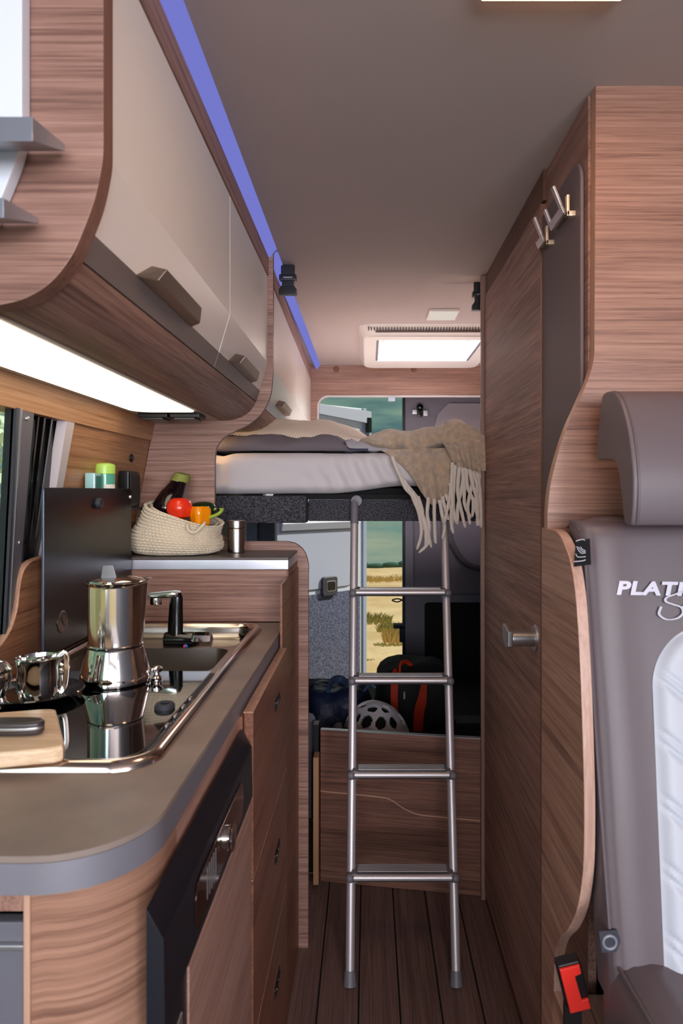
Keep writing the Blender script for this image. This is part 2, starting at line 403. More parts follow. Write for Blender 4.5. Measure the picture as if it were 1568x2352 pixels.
# ------------------------------------------------------------------ overhead lockers
PROF = [(-.272, 1.602), (-.2735, 1.585), (-.281, 1.55), (-.293, 1.518), (-.305, 1.492), (-.325, 1.466), (-.352, 1.449), (-.385, 1.441), (-.42, 1.438)]
def locker_panel(dx, y0, y1, parent, name='end_panel', zt=1.9, ex=.012, xl=-.74):
    """side panel of a locker; follows the profile, a little proud of it"""
    P = [(x+ex*(1 if i < 5 else .6)+dx, z-ex*(0 if i < 3 else .55)) for i, (x, z) in enumerate(PROF)]
    P = [(P[0][0], zt)]+t2(P)+[(xl, P[-1][1]), (xl, zt)]
    return G().prism(P, 'y', y0, y1, bev=.0015, side=1).build(name, [wx_, wbrown], parent)
def door_piece(g, y0, y1, dx, part):
    if part == 'door':
        P = [(-.274, 1.838), (-.274, 1.603), (-.296, 1.5275), (-.312, 1.533), (-.291, 1.607), (-.291, 1.838)]
    elif part == 'strip':
        P = [(-.2955, 1.5275), (-.3055, 1.4975), (-.3215, 1.503), (-.3115, 1.533)]
    g.prism([(x+dx, z) for x, z in P], 'y', y0, y1, bev=.0012); return g
def handle(g, y0, y1, dx=0, dz=0):
    """wedge grip: slanted block whose ends taper back to the door"""
    a, b = y0, y1; L_ = y1-y0
    A, B, C_, D = (-.287, 1.550), (-.264, 1.543), (-.2755, 1.527), (-.2965, 1.5262)
    Q = [(A, a+.043), (B, a+.036), (C_, a+.033), (D, a+.006)], [(A, b-.085), (B, b-.085), (C_, b-.050), (D, b-.028)]
    rows = [[g.bm.verts.new((p[0]+dx, y, p[1]+dz)) for p, y in q] for q in Q]
    inner = [[g.bm.verts.new((x-.006+dx, y, z+dz)) for (x, z), y in ((A, a+.002), (D, a+.002))], [g.bm.verts.new((x-.006+dx, y, z+dz)) for (x, z), y in ((A, b-.032), (D, b-.002))]]
    for k in range(3): g._f((rows[0][k], rows[0][k+1], rows[1][k+1], rows[1][k]))
    g._f(rows[0][::-1]); g._f(rows[1]); g._f((rows[0][3], rows[0][0], rows[1][0], rows[1][3]))
    return g
def hnd(y0, y1, parent, dx=0, dz=0):
    g = G(); handle(g, y0, y1, dx, dz)
    bmesh.ops.recalc_face_normals(g.bm, faces=g.bm.faces[:])
    bmesh.ops.bevel(g.bm, geom=g.bm.edges[:], offset=.0012, segments=2, affect='EDGES')
    return g.build('handle', handle_m, parent)

# main locker over the worktop
lk = thing('overhead_locker', 'cream overhead locker with wood surround above the worktop', 'cabinet', (-.3, .70, 1.44))
locker_panel(0, .700, .7265, lk, ex=.001)
G().prism([(-.272, 1.892), (-.272, 1.8415), (-.29, 1.8415), (-.29, 1.892)], 'y', .7265, 1.869, bev=.001).build('valance', wyd, lk)
for i, (a, b) in enumerate(((.728, 1.354), (1.357, 1.868))):
    g = G(); door_piece(g, a, b, 0, 'door'); dr = g.build('door', white_door, lk, angle=9)
    g = G(); door_piece(g, a, b, 0, 'strip'); g.build('door_strip', strip_m, dr)
    y0, y1 = ((.862, 1.172), (1.435, 1.755))[i]
    hnd(y0, y1, dr)
# rounded wooden soffit
so = [(-.3075, 1.4945), (-.322, 1.472), (-.345, 1.456), (-.372, 1.4475), (-.405, 1.445)]
sp = t2(so, 4)
G().prism(sp+[(x-.004, z+.012) for x, z in reversed(sp)], 'y', .7265, 1.869).build('soffit', wy_, lk)
G().prism([(-.405, 1.4445), (-.405, 1.452), (-.60, 1.452), (-.60, 1.4445)], 'y', .7265, 1.869).build('underside', under_m, lk)
G().box(-.69, -.42, .727, 1.86, 1.46, 1.475).build('locker_floor', under_m, lk)
# lamp under the locker
kl = thing('worktop_lamp', 'long flat lamp glowing warm white under the overhead locker', 'lamp', (-.49, 1.17, 1.44))
G().prism(rrect(-.554, -.412, .735, 1.625, (.012, .045, .045, .012)), 'z', 1.4395, 1.4445, bev=.001).build('diffuser', kitchen_light, kl)
G().prism(rrect(-.560, -.406, .729, 1.631, (.016, .05, .05, .016)), 'z', 1.4425, 1.4448).build('rim', under_m, kl)
# switch modules
def sw(x, lab):
    t = thing('switch_module', lab, 'switch', (x, 1.70, 1.4445))
    G().box(x-.036, x+.036, 1.668, 1.74, 1.4325, 1.4443, bev=.002).build('housing', black, t)
    G().box(x-.024, x+.026, 1.663, 1.735, 1.4255, 1.4325, bev=.002).build('rocker', mat('dark_switch', (52, 50, 54), .3), t)
    return t
sw(-.527, 'black switch module under the locker, the one nearer the side wall')
sw(-.449, 'black switch module under the locker, the one nearer the aisle')

# the locker behind it, over the bed
l2 = thing('overhead_locker', 'cream overhead locker over the bed, behind the wooden divider', 'cabinet', (-.3, 2.0, 1.44))
G().prism([(-.272, 1.892), (-.272, 1.8415), (-.29, 1.8415), (-.29, 1.892)], 'y', 1.888, 3.575, bev=.001).build('valance', wyd, l2)
for i, (a, b) in enumerate(((1.888, 2.715), (2.718, 3.575))):
    g = G(); door_piece(g, a, b, 0, 'door'); dr = g.build('door', white_door, l2, angle=9)
    g = G(); door_piece(g, a, b, 0, 'strip'); g.build('door_strip', mat('silver_strip', (196, 196, 202), .35, .6), dr)
    y0, y1 = ((2.19, 2.53), (2.84, 3.17))[i]
    hnd(y0, y1, dr)
G().prism(sp+[(x-.004, z+.012) for x, z in reversed(sp)], 'y', 1.888, 3.575).build('soffit', wy_, l2)
G().box(-.69, -.405, 1.888, 3.575, 1.445, 1.455).build('underside', wy_, l2)
l2.rotation_euler.z = .0166
# the locker at the very left edge, set back from the first
l3 = thing('side_cabinet', 'white cabinet front at the left edge with two slanted grips', 'cabinet', (-.4, .66, 1.5))
cw = mat('cool_white_lacquer', (226, 230, 238), .25, coat=.3)
G().prism([(-.3455, 1.905), (-.3455, 1.615)]+t2([(-.3455, 1.615), (-.3475, 1.597), (-.354, 1.575), (-.366, 1.545), (-.376, 1.520)], 4)+[(-.60, 1.520), (-.60, 1.905)], 'y', .682, .6985, bev=.002).build('front', cw, l3)
cn = mat('cool_nickel', (176, 180, 190), .32, .8)
G().prism([(.615, 1.588), (.615, 1.566), (.6815, 1.590), (.6815, 1.597)], 'x', -.46, -.302, bev=.001).build('handle', cn, l3)
G().prism([(.615, 1.515), (.615, 1.497), (.6815, 1.518), (.6815, 1.5235)], 'x', -.48, -.328, bev=.001).build('handle', cn, l3)

# tall divider between kitchen and bed
dv = [(-.260, 1.905), (-.260, 1.60)]+t2([(-.260, 1.60), (-.2615, 1.562), (-.269, 1.510), (-.292, 1.465), (-.325, 1.436), (-.367, 1.415), (-.396, 1.398), (-.4155, 1.370), (-.420, 1.335)], 5)
dv += t2([(-.420, 1.20), (-.4185, 1.172), (-.408, 1.142), (-.388, 1.124), (-.35, 1.1165), (-.30, 1.115)], 5)+t2([(-.225, 1.115), (-.197, 1.108), (-.174, 1.086), (-.1635, 1.052), (-.1635, 1.02)], 5)
dv += [(-.1635, 0.0), (-.72, 0), (-.72, .95), (-.66, 1.05), (-.575, 1.50), (-.70, 1.55), (-.70, 1.905)]
tag(G().prism(dv, 'y', 1.870, 1.887, bev=.0012, side=1).build('divider_panel', [wood('veneer_divider', 'x', dark=(104, 74, 66), mid=(152, 116, 102), lite=(182, 146, 132), seed=9.9), wbrown]), 'tall curved wooden divider between the kitchen and the bed', 'divider')

# ------------------------------------------------------------------ worktop and kitchen block
WT = .934
outer = [(-.70, 1.652), (-.70, .592)]+[( -.292+.090*math.cos(R(a)), .682+.090*math.sin(R(a))) for a in range(-90, 1, 10)]+[(-.199, 1.652)]
SX0, SX1, SY0, SY1 = -.60, -.243, .768, 1.605
wt = thing('worktop', 'grey stone-look worktop with a rounded aluminium edge', 'worktop', (-.45, 1.1, .90))
hole = rrect(SX0+.008, SX1-.008, SY0+.008, SY1-.008, .05)
G().prism(outer, 'z', WT-.006, WT, holes=[hole], bev=0).build('top', worktop_m, wt)
ins = [(x*1.0, y) for x, y in outer]
G().prism(outer, 'z', WT-.034, WT-.0065, holes=[hole]).build('edge_band', alu_edge, wt)
# thin bright edge strip
kb = thing('kitchen_cabinet', 'wooden kitchen block with drawers and a rounded front corner', 'cabinet', (-.45, 1.1, 0))
cor = [(-.296, .612), (-.296, .6)]+[(-.286+.084*math.cos(R(a)), .688+.084*math.sin(R(a))) for a in range(-90, 1, 9)]+[(-.202, .72), (-.214, .72)]+[(-.286+.072*math.cos(R(a)), .688+.072*math.sin(R(a))) for a in range(0, -91, -9)]
G().prism(cor, 'z', 0, WT-.035).build('rounded_corner', wood('veneer_corner', 'xy', dark=(108, 74, 60), mid=(150, 110, 90), lite=(174, 132, 110), seed=12.2, scale=.8), kb)
G().box(-.302, -.296, .598, .62, 0, WT-.035, bev=.001).build('edge_strip', wedge, kb)
G().box(-.214, -.2021, .70, 1.066, .60, WT-.035, bev=.001).build('front_rail', wood('veneer_front_rail', 'y', dark=(128, 90, 78), mid=(160, 120, 106), lite=(182, 144, 130), seed=2.9), kb)
G().box(-.214, -.196, 1.066, 1.8685, 0, WT-.035, bev=.001).build('carcass_side', wxd, kb)
G().box(-.196, -.190, 1.515, 1.8685, 0, 1.045, bev=.001).build('side_strip', wxd, kb)
for z0, z1 in ((.6425, .904), (.3835, .6395), (.118, .3805)):
    d = G().box(-.195, -.180, 1.072, 1.512, z0, z1, bev=.0014, seg=2).build('drawer', wxd, kb)
    G().box(-.1955, -.1802, 1.0722, 1.5118, z1-.0016, z1+.0008).build('edge_line', wedge, d)
    zc = z1-.068 if z1 > .7 else z1-.10
    q = G(); q.prism(rrect(1.315, 1.385, zc-.010, zc+.010, .004), 'x', -.1805, -.1785, bev=.0005).build('latch_plate', black, d)
    q = G(); q.prism(rrect(1.322, 1.345, zc-.008, zc+.008, .003), 'x', -.179, -.1755, bev=.001); q.prism(rrect(1.352, 1.38, zc-.006, zc+.006, .005), 'x', -.179, -.1765, bev=.001)
    q.build('latch', mat('dark_chrome', (90, 84, 84), .2, .9), d)
G().box(-.72, -.21, .72, 1.86, 0, .02).build('base', black, kb)
G().box(-.70, -.30, .70, .715, .02, .90).build('inner_panel', darkgrey, kb)
# front flap at the near end of the block
fl = thing('end_flap', 'dark grey flap with a light rim at the near end of the kitchen', 'flap', (-.45, .6, .5))
G().box(-.70, -.303, .606, .62, .10, .868, bev=.002).build('panel', mat('flap_grey', (96, 94, 102), .5), fl)
G().box(-.70, -.303, .600, .6055, .846, .851, bev=.001).build('rim', silver, fl)
G().box(-.70, -.303, .606, .635, .878, .8985).build('top_rail', wy_, fl)
G().box(-.375, -.340, .598, .612, .868, .880, bev=.003).build('latch', chrome, fl)

# sideboard step (raised ledge) behind the worktop
lg = thing('raised_ledge', 'raised grey ledge with aluminium edge behind the sink', 'ledge', (-.4, 1.75, .93))
G().box(-.66, -.193, 1.653, 1.868, 1.086, 1.091, bev=.001).build('top', mat('ledge_laminate', (88, 78, 76), .4, bump=.1, bscale=60), lg)
G().box(-.66, -.193, 1.652, 1.868, 1.062, 1.0858, bev=.0015).build('edge_band', mat('aluminium_edge_bright', (196, 196, 206), .3, .75), lg)
G().box(-.66, -.198, 1.655, 1.868, .936, 1.0615).build('front_panel', wx_, lg)
G().box(-.198, -.1935, 1.657, 1.868, .90, 1.0615).build('side_panel', wxd, lg)
G().box(-.1942, -.1915, 1.70, 1.725, 1.018, 1.036, bev=.0008).build('latch', black, lg)

# ------------------------------------------------------------------ sink and hob unit
sk = thing('hob_and_sink', 'stainless sink and black glass hob set into the worktop', 'sink', (-.42, 1.19, WT))
OUT = rrect(SX0, SX1, SY0, SY1, .052, 8); INN = rrect(SX0+.022, SX1-.022, SY0+.022, SY1-.022, .038, 8)
# raised rim: swept section around the rounded rectangle
g = G()
rows = []
for k in range(len(OUT)):
    ox, oy = OUT[k]; ix, iy = INN[k]
    sec = []
    for t, h in ((0, -.004), (0, .001), (.10, .006), (.28, .0105), (.5, .0115), (.72, .0085), (.9, .004), (1, .001), (1, -.006)):
        sec.append(g.bm.verts.new((ox+(ix-ox)*t, oy+(iy-oy)*t, WT+h)))
    rows.append(sec)
for k in range(len(rows)):
    a, b = rows[k], rows[(k+1) % len(rows)]
    for j in range(len(a)-1): g._f((a[j], a[j+1], b[j+1], b[j]))
g.build('rim', mat('rim_steel', (205, 188, 178), .16, 1), sk, angle=60)
HY = 1.188
# hob: tray and glass cover
G().prism(rrect(SX0+.022, SX1-.022, SY0+.022, HY, (.003, .003, .034, .034)), 'z', WT-.010, WT+.001).build('hob_tray', black, sk)
G().prism(rrect(SX0+.028, SX1-.028, SY0+.027, HY-.002, (.004, .004, .03, .03)), 'z', WT+.0012, WT+.0055, bev=.001).build('hob_glass', glass_black, sk)
for yy in (.905, .945, .985, 1.025):
    G().box(SX1-.0265, SX1-.0235, yy, yy+.012, WT+.002, WT+.0062, bev=.0005).build('clip', silver, sk)
# sink: tray with bowl
def sinkshape():
    g = G(); x0, x1 = SX0+.022, SX1-.022; y0, y1 = HY+.001, SY1-.022
    # bowl opening
    bx0, bx1, by0, by1 = x0+.02, x1-.012, y0+.006, 1.378
    br = rrect(bx0, bx1, by0, by1, .03, 6); tr = rrect(x0, x1, 1.385, y1, (.034, .034, .012, .012), 6)
    N = len(br)
    # flat deck level with the rim around the bowl and the tap tray
    g.prism(rrect(x0, x1, y0, y1, (.036, .036, 0, 0), 6), 'z', WT-.001, WT+.0005, holes=[rrect(bx0, bx1, by0, by1, .03, 6), rrect(x0+.004, x1-.004, 1.392, y1-.003, .03, 6)])
    def pit(loop, depth, cx, cy, slope, steps=7, rr=.02):
        rs = []
        for s_ in range(steps+1):
            t = s_/steps; a = t*math.pi/2
            sc_in = slope*t
            dz = depth*math.sin(a)**.8 if s_ < steps else depth
            rs.append([g.bm.verts.new((cx+(x-cx)*(1-slope*(1-math.cos(a))-.04*t), cy+(y-cy)*(1-slope*(1-math.cos(a))-.04*t), WT+.0005-dz)) for x, y in loop])
        for i in range(steps):
            for k in range(len(loop)): g._f((rs[i][k], rs[i][(k+1) % len(loop)], rs[i+1][(k+1) % len(loop)], rs[i+1][k]))
        g._f(rs[-1])
    pit(br, .12, (bx0+bx1)/2, (by0+by1)/2, .14)
    pit(rrect(x0+.004, x1-.004, 1.392, y1-.003, .03, 6), .022, (x0+x1)/2, (1.392+y1)/2, .12)
    return g
sinkshape().build('basin', sink_m, sk, angle=50)
G().lathe([(.0001, .002), (.012, .002), (.014, 0)], (-.285, 1.575, WT-.012), 'z', 16).build('overflow', black, sk)
# upright black glass lid of the sink
ld = G().prism(rrect(1.200, 1.643, .957, 1.258, (.006, .006, .004, .004)), 'x', -.574, -.5695, bev=.0008, side=1).build('lid', [mat('smoked_lid_glass', (15, 12, 13), .30, spec=.3), mat('lid_edge', (96, 104, 128), .25, .6)], sk)
def ringx(x, y, z, r0, r1, h): return G().lathe([(r0, 0), (r0, h), (r1*.96, h), (r1, h*.6), (r1, 0)], (x, y, z), 'x', 28, cap=False)
ringx(-.5695, 1.437, 1.226, .0055, .0115, .009).build('bumper', rubber, ld)
G().lathe([(.0001, .001), (.019, .001), (.0195, .0)], (-.5695, 1.272, 1.008), 'x', 30).build('badge', mat('badge_bronze', (84, 66, 62), .35, .6), ld)
ringx(-.5693, 1.272, 1.008, .0185, .0205, .0014).build('badge_ring', mat('badge_line', (120, 104, 96), .3, .8), ld)
g = G(); g.tube([(-.568, 1.266, 1.018), (-.568, 1.272, 1.008), (-.568, 1.280, .999)], .0009, 6); g.tube([(-.568, 1.279, 1.017), (-.568, 1.272, 1.008)], .0009, 6); g.build('badge_mark', mat('badge_line', (120, 104, 96)), ld)
G().lathe([(.0001, .004), (.004, .003), (.005, 0)], (-.5695, 1.634, 1.238), 'x', 14).build('screw', silver, ld)
for yh in (1.232, 1.57): G().box(-.590, -.566, yh, yh+.03, WT+.002, .957, bev=.003).build('hinge', chrome, sk)
# small chrome knob and rubber ring on the hob glass
kn = tag(G().lathe([(.008, 0), (.0085, .002), (.005, .006), (.0045, .010), (.0095, .0135), (.010, .018), (.006, .0205), (.0001, .021)], at(360, 1566, 1.135)*1.0, 'z', 24).build('knob', chrome), 'small chrome knob standing on the hob glass right of the coffee pot', 'knob')
kn.location.z = (WT+.0056)-at(360, 1566, 1.135).z
p = at(378, 1622, 1.0)
p.y = (1.25-WT-.0056)*F/(1626-1130); p.x = (378-845)*p.y/F
tag(G().lathe([(.0065, .0), (.0065, .0055), (.0085, .0075), (.012, .0075), (.0145, .004), (.0145, 0)], (p.x, p.y, WT+.0056), 'z', 30).build('rubber_ring', rubber), 'dark rubber ring lying on the black hob glass', 'ring')

# tap
tp = thing('tap', 'black swivel tap with chrome spout and lever behind the sink bowl', 'tap', (-.39, 1.42, WT-.021))
TY = 1.415
def T(px, py, Y=TY): return at(px, py, Y)
G().lathe([(.020, 0), (.022, .002), (.020, .006), (.014, .010), (.012, .018)], (T(430, 0).x, TY, WT-.0215), 'z', 28).build('foot', blackg, tp)
G().lathe([(.0001, -.001), (.0155, 0), (.017, .003), (.017, .058), (.0165, .060)], (T(379, 0).x, TY, T(0, 1470).z), 'x', 28).build('body', blackg, tp)
G().lathe([(.0165, 0), (.0172, .004), (.0165, .030), (.013, .036), (.0001, .037)], (T(379, 0).x+.0605, TY, T(0, 1470).z), 'x', 8).build('lever', chrome, tp)
g = G(); c0 = T(403, 1466); c1 = T(405, 1400); c2 = T(407, 1368)
rows = []
for (c, hx, hy) in ((c0, .0165, .014), (T(403, 1440), .016, .012), (T(404, 1400), .0145, .0105), (T(405, 1372), .0135, .010), (T(404, 1360), .0105, .0085)):
    rows.append([g.bm.verts.new((c.x+hx*math.cos(t), TY+hy*math.sin(t), c.z)) for t in [2*math.pi*k/16 for k in range(16)]])
for i in range(4):
    for k in range(16): g._f((rows[i][k], rows[i][(k+1) % 16], rows[i+1][(k+1) % 16], rows[i+1][k]))
g._f(rows[-1]); g.build('column', blackg, tp)
g = G(); g.prism([(T(412, 0).x, T(0, 1359).z), (T(398, 0).x, T(0, 1357).z), (T(345, 0).x, T(0, 1361).z), (T(338, 0).x, T(0, 1365).z), (T(352, 0).x, T(0, 1373).z), (T(392, 0).x, T(0, 1373).z), (T(412, 0).x, T(0, 1370).z)], 'y', TY-.013, TY+.013, bev=.003); g.build('spout', chrome, tp)
G().lathe([(.012, .001), (.0125, .006), (.0115, .018), (.0001, .018)], (T(359, 0).x, TY, T(0, 1388).z-.001), 'z', 20).build('aerator', chrome, tp)
p = T(431, 1481); g = G(); g.lathe([(.0001, -.0015), (.0048, -.001), (.005, 0)], (p.x, TY-.0175, p.z), 'y', 20); d = g.build('dot', mat('tap_blue', (40, 110, 220), .3), tp)
g = G(); g.prism([(p.x+.0046*math.cos(R(a)), p.z+.0046*math.sin(R(a))) for a in range(90, 271, 15)], 'y', TY-.0200, TY-.0190); g.build('red_half', mat('tap_red', (220, 60, 50), .3), tp)

# ------------------------------------------------------------------ fridge in the block
fr = thing('fridge', 'built-in fridge with black control fascia and wooden door front', 'fridge', (-.2, .84, .02))
def fasc():
    g = G()
    S = [(-.197, .880), (-.1815, .853), (-.1800, .776), (-.197, .776)]
    g.prism(S, 'y', .606, 1.066, bev=.001)
    return g
fa = fasc().build('fascia', fridge_black, fr)
G().prism(rrect(.712, .985, .786, .838, .02), 'x', -.1803, -.1795, bev=.0003).build('display', mat('brown_mirror', (78, 52, 44), .08, .6), fa)
G().lathe([(.0155, 0), (.0155, .003), (.012, .0035), (.012, .005), (.0170, .0055), (.0175, .008), (.016, .0095), (.0001, .0098)], (-.1797, .868, .811), 'x', 28).build('knob', chrome, fa)
g = G()
for k in range(5): g.box(-.1798, -.1790, .762+.0105*k, .7645+.0105*k, .795, .830)
g.build('grille', silver, fa)
g = G(); g.box(-.197, -.183, .608, 1.064, .03, .775, bev=.001); g.build('door_frame', fridge_black, fr)
G().box(-.1832, -.1805, .690, 1.052, .035, .770, bev=.0008).build('door_panel', wood('veneer_fridge', 'y', dark=(132, 96, 84), mid=(162, 124, 110), lite=(180, 144, 130), seed=3.7), fr)
G().box(-.1832, -.181, .650, .668, .10, .742, bev=.001).build('side_strip', silver, fr)
G().box(-.1832, -.1822, 1.056, 1.064, .035, .77).build('edge_strip', silver, fr)

# ------------------------------------------------------------------ things on the worktop
GZ = WT+.0057
mx, my = -.414, 1.120
mk = thing('moka_pot', 'polished steel stovetop coffee pot standing on the hob glass', 'coffee pot', (mx, my, GZ))
G().lathe([(.045, 0), (.0525, .0005), (.0550, .003), (.0555, .010), (.0535, .020), (.0445, .0555), (.043, .058), (.0001, .058)], (mx, my, GZ), 'z', 48).build('boiler', chrome, mk, angle=25)
G().lathe([(.0425, .0585), (.0425, .0598)], (mx, my, GZ), 'z', 48).build('gasket', black, mk)
def rimw(v, t):
    d = math.cos(t-R(8))
    if v.z > .150 and d > .86: v = v*1.0; f = (d-.86)/.14; v.x *= 1+.20*f; v.y *= 1+.2*f; v.z += .004*f
    return v
G().lathe([(.0435, .060), (.044, .062), (.0428, .064), (.0432, .156), (.0445, .160), (.0475, .163), (.048, .1645), (.045, .1648), (.041, .163), (.038, .150)], (mx, my, GZ), 'z', 64, cap=False, warp=rimw).build('jug', mat('pot_steel', (226, 222, 220), .12, 1), mk, angle=30)
G().lathe([(.0445, .164), (.043, .167), (.03, .1705), (.0001, .172)], (mx, my, GZ), 'z', 48).build('lid', chrome, mk)
g = G(); g.prism([(mx-.020, GZ+.1685), (mx+.006, GZ+.1685), (mx+.0005, GZ+.191), (mx-.017, GZ+.191)], 'y', my-.012, my-.008, bev=.001); g.build('lid_knob', mat('knob_grey', (116, 114, 118), .35, .5), mk)
g = G(); g.tube([(mx-.015, my+.04, GZ+.150), (mx-.022, my+.065, GZ+.148), (mx-.025, my+.072, GZ+.11), (mx-.018, my+.058, GZ+.075)], .005, 8, smooth=5); g.build('handle', black, mk)
# serving plate
tag(G().lathe([(.0001, 0), (.045, 0), (.055, .003), (.072, .010), (.0735, .0115), (.072, .013), (.055, .0065), (.045, .0035), (.0001, .003)], (-.505, 1.030, GZ), 'z', 56, sx=1.0, sy=.92).build('saucer', mat('dark_glazed', (28, 26, 30), .08, coat=1)), 'dark glossy saucer under the chrome pots', 'saucer')
# creamer (open) and sugar pot
cx, cy = -.486, 1.005
cr = thing('milk_jug', 'small open chrome milk jug beside the coffee pot', 'jug', (cx, cy, GZ+.005))
CB = GZ+.005
G().lathe([(.0001, .001), (.022, .0), (.026, .003), (.0285, .012), (.029, .035), (.0285, .048), (.031, .060), (.0318, .062), (.030, .0625), (.027, .050), (.027, .010), (.0001, .006)], (cx, cy, CB), 'z', 40).build('body', chrome, cr)
g = G(); g.tube([(cx+.026, cy+.006, CB+.058), (cx+.034, cy+.010, CB+.066), (cx+.038, cy+.011, CB+.055), (cx+.036, cy+.010, CB+.02), (cx+.030, cy+.006, CB+.008)], .0020, 8, smooth=6, flat=2.2); g.build('handle', chrome, cr)
cx, cy = -.536, .975
sg = thing('sugar_pot', 'small lidded chrome sugar pot at the left edge of the picture', 'pot', (cx, cy, CB))
G().lathe([(.0001, 0), (.024, 0), (.018, .006), (.016, .012), (.021, .024), (.0245, .036), (.0235, .048), (.0001, .05)], (cx, cy, GZ+.005), 'z', 40).build('body', chrome, sg)
G().lathe([(.0245, .0485), (.025, .052), (.018, .062), (.008, .066), (.0045, .068), (.0035, .074), (.0065, .080), (.005, .086), (.0001, .088)], (cx, cy, GZ+.005), 'z', 32).build('lid', chrome, sg)
tag(G().lathe([(.0001, 0), (.006, 0), (.004, .004), (.0035, .022), (.0075, .026), (.0055, .030), (.003, .033), (.006, .038), (.0001, .041)], (-.478, 1.062, CB-.001), 'z', 20).build('small_stopper', chrome), 'slim chrome stopper standing behind the milk jug', 'stopper')

# cutting board and knife
BZ = GZ+.0005
bd = [(-.64, .700), (-.40, .762), (-.340, .7745)]
P3 = [at(0, 1778, .775), at(175, 1735, .775)]
board = [(-.62, .690), (-.352, .765), (-.345, .772), (-.346, .780), (-.412, .902), (-.420, .905), (-.432, .904), (-.70, .830)]
tag(G().prism(board, 'z', BZ+.005, BZ+.023, bev=.004, seg=3).build('cutting_board', wood('maple', 'x', dark=(196, 160, 126), mid=(216, 184, 150), lite=(230, 202, 170), seed=3.3, scale=.6)), 'pale wooden cutting board resting over the front of the hob', 'board')
bo = bpy.data.objects['cutting_board']
kz = BZ+.023
kf = thing('knife', 'knife with a black riveted handle lying on the cutting board', 'knife', (-.42, .82, kz))
rotk = Matrix.Rotation(R(4), 3, 'Z')
hp = t2([(-.60, .808), (-.53, .818), (-.46, .820), (-.410, .822), (-.390, .8185), (-.385, .812), (-.388, .802), (-.41, .797), (-.46, .798), (-.53, .801), (-.60, .795)], 4)
G().prism(hp, 'z', kz+.0005, kz+.017, bev=.004, seg=3).build('handle', mat('knife_black', (58, 50, 50), .35), kf)
hp2 = [(x, .8085+(y-.8085)*1.06) for x, y in hp]
G().prism(hp2, 'z', kz+.0075, kz+.0105, bev=.0005).build('tang', silver, kf)
G().prism([(-.60, .804), (-.70, .796), (-.70, .772), (-.60, .788)], 'z', kz+.003, kz+.006).build('blade', chrome, kf)

# crochet basket with vegetables on the ledge
LZ = 1.0915
bx, by = -.494, 1.748
basket = thing('crochet_basket', 'cream crocheted cotton basket full of vegetables on the ledge', 'basket', (bx, by, LZ))
def bask(u, v, inner=False):
    t = 2*math.pi*u
    # silhouette: left bulge, right upright; rim tilts down to the right
    hl = .150 if not inner else .148
    rim = .105-.028*math.cos(t)+.012*math.sin(t)+.002*math.sin(3*t)
    lean = -.028*math.cos(t)
    prof = [(.70, 0), (.90, .06), (1.0, .2), (1.01, .36), (.95, .55), (.85, .74), (.83, .9), (.84, 1.0)]
    k = v*(len(prof)-1); i = min(int(k), len(prof)-2); f = k-i
    r = prof[i][0]*(1-f)+prof[i+1][0]*f; h = prof[i][1]*(1-f)+prof[i+1][1]*f
    rows_n = 15
    rib = .045*abs(math.sin(h*math.pi*rows_n)) - .05*math.exp(-((h-.62)/.05)**2)*(0.6+.4*math.sin(t))
    twist = .022*math.sin((u*60+round(h*rows_n)*.5)*2*math.pi)*abs(math.sin(h*math.pi*rows_n))
    r = r+rib+twist+.02*nz(math.cos(t)*2, math.sin(t)*2, h*3)
    if inner: r -= .12
    shift = .024*h*h; r += .035*nz(math.cos(t)*3, math.sin(t)*3, h*2+4)
    return Vector((bx+.112*r*math.cos(t)+shift, by+.080*r*math.sin(t)*(1 if math.sin(t) < 0 else 1.1), LZ+max(0, h)*rim))
g = G(); g.grid(lambda u, v: bask(u, v), 400, 130, True); g.grid(lambda u, v: bask(u, 1-.8*v, True), 96, 16, True)
g.build('woven_body', mat('cream_cotton', (214, 200, 178), .9, bump=.5, bscale=500, bdist=.001), basket, angle=180, recalc=False)
for i in range(1):
    g = G(); P = [at(432, 1204, 1.672), at(430, 1212, 1.662), at(436, 1221, 1.662), at(447, 1223, 1.662), at(457, 1216, 1.662), at(468, 1204, 1.665), at(470, 1200, 1.675)]
    g.tube(P, .0035, 8, smooth=5); g.build('tie', mat('cream_cotton', (214, 200, 178)), basket)
G().lathe([(.0001, 0), (.07, 0), (.085, .06)], (bx, by, LZ+.004), 'z', 32, sy=.75, cap=False).build('lining', mat('basket_inside', (120, 108, 92), .9), basket)
p = at(412, 1167, 1.715)
tm = thing('tomato', 'ripe red tomato at the front of the crocheted basket', 'tomato', p)
def tw(v, t): return Vector((v.x*(1+.02*math.cos(5*t)), v.y*(1+.02*math.cos(5*t)), v.z))
G().lathe([(.0001, -.026), (.012, -.0275), (.024, -.022), (.0315, -.008), (.0325, .004), (.028, .017), (.018, .0245), (.008, .0255), (.0001, .023)], p, 'z', 40, warp=tw).build('flesh', mat('tomato_red', (226, 52, 26), .22, coat=.3), tm)
g = G()
for a in range(5): g.tube([(p.x+.002, p.y, p.z-.027), (p.x+.008*math.cos(a*1.26), p.y+.008*math.sin(a*1.26), p.z-.029), (p.x+.014*math.cos(a*1.26), p.y+.014*math.sin(a*1.26), p.z-.027)], .0012, 5)
g.build('calyx', mat('stem_green', (90, 120, 50), .6), tm)
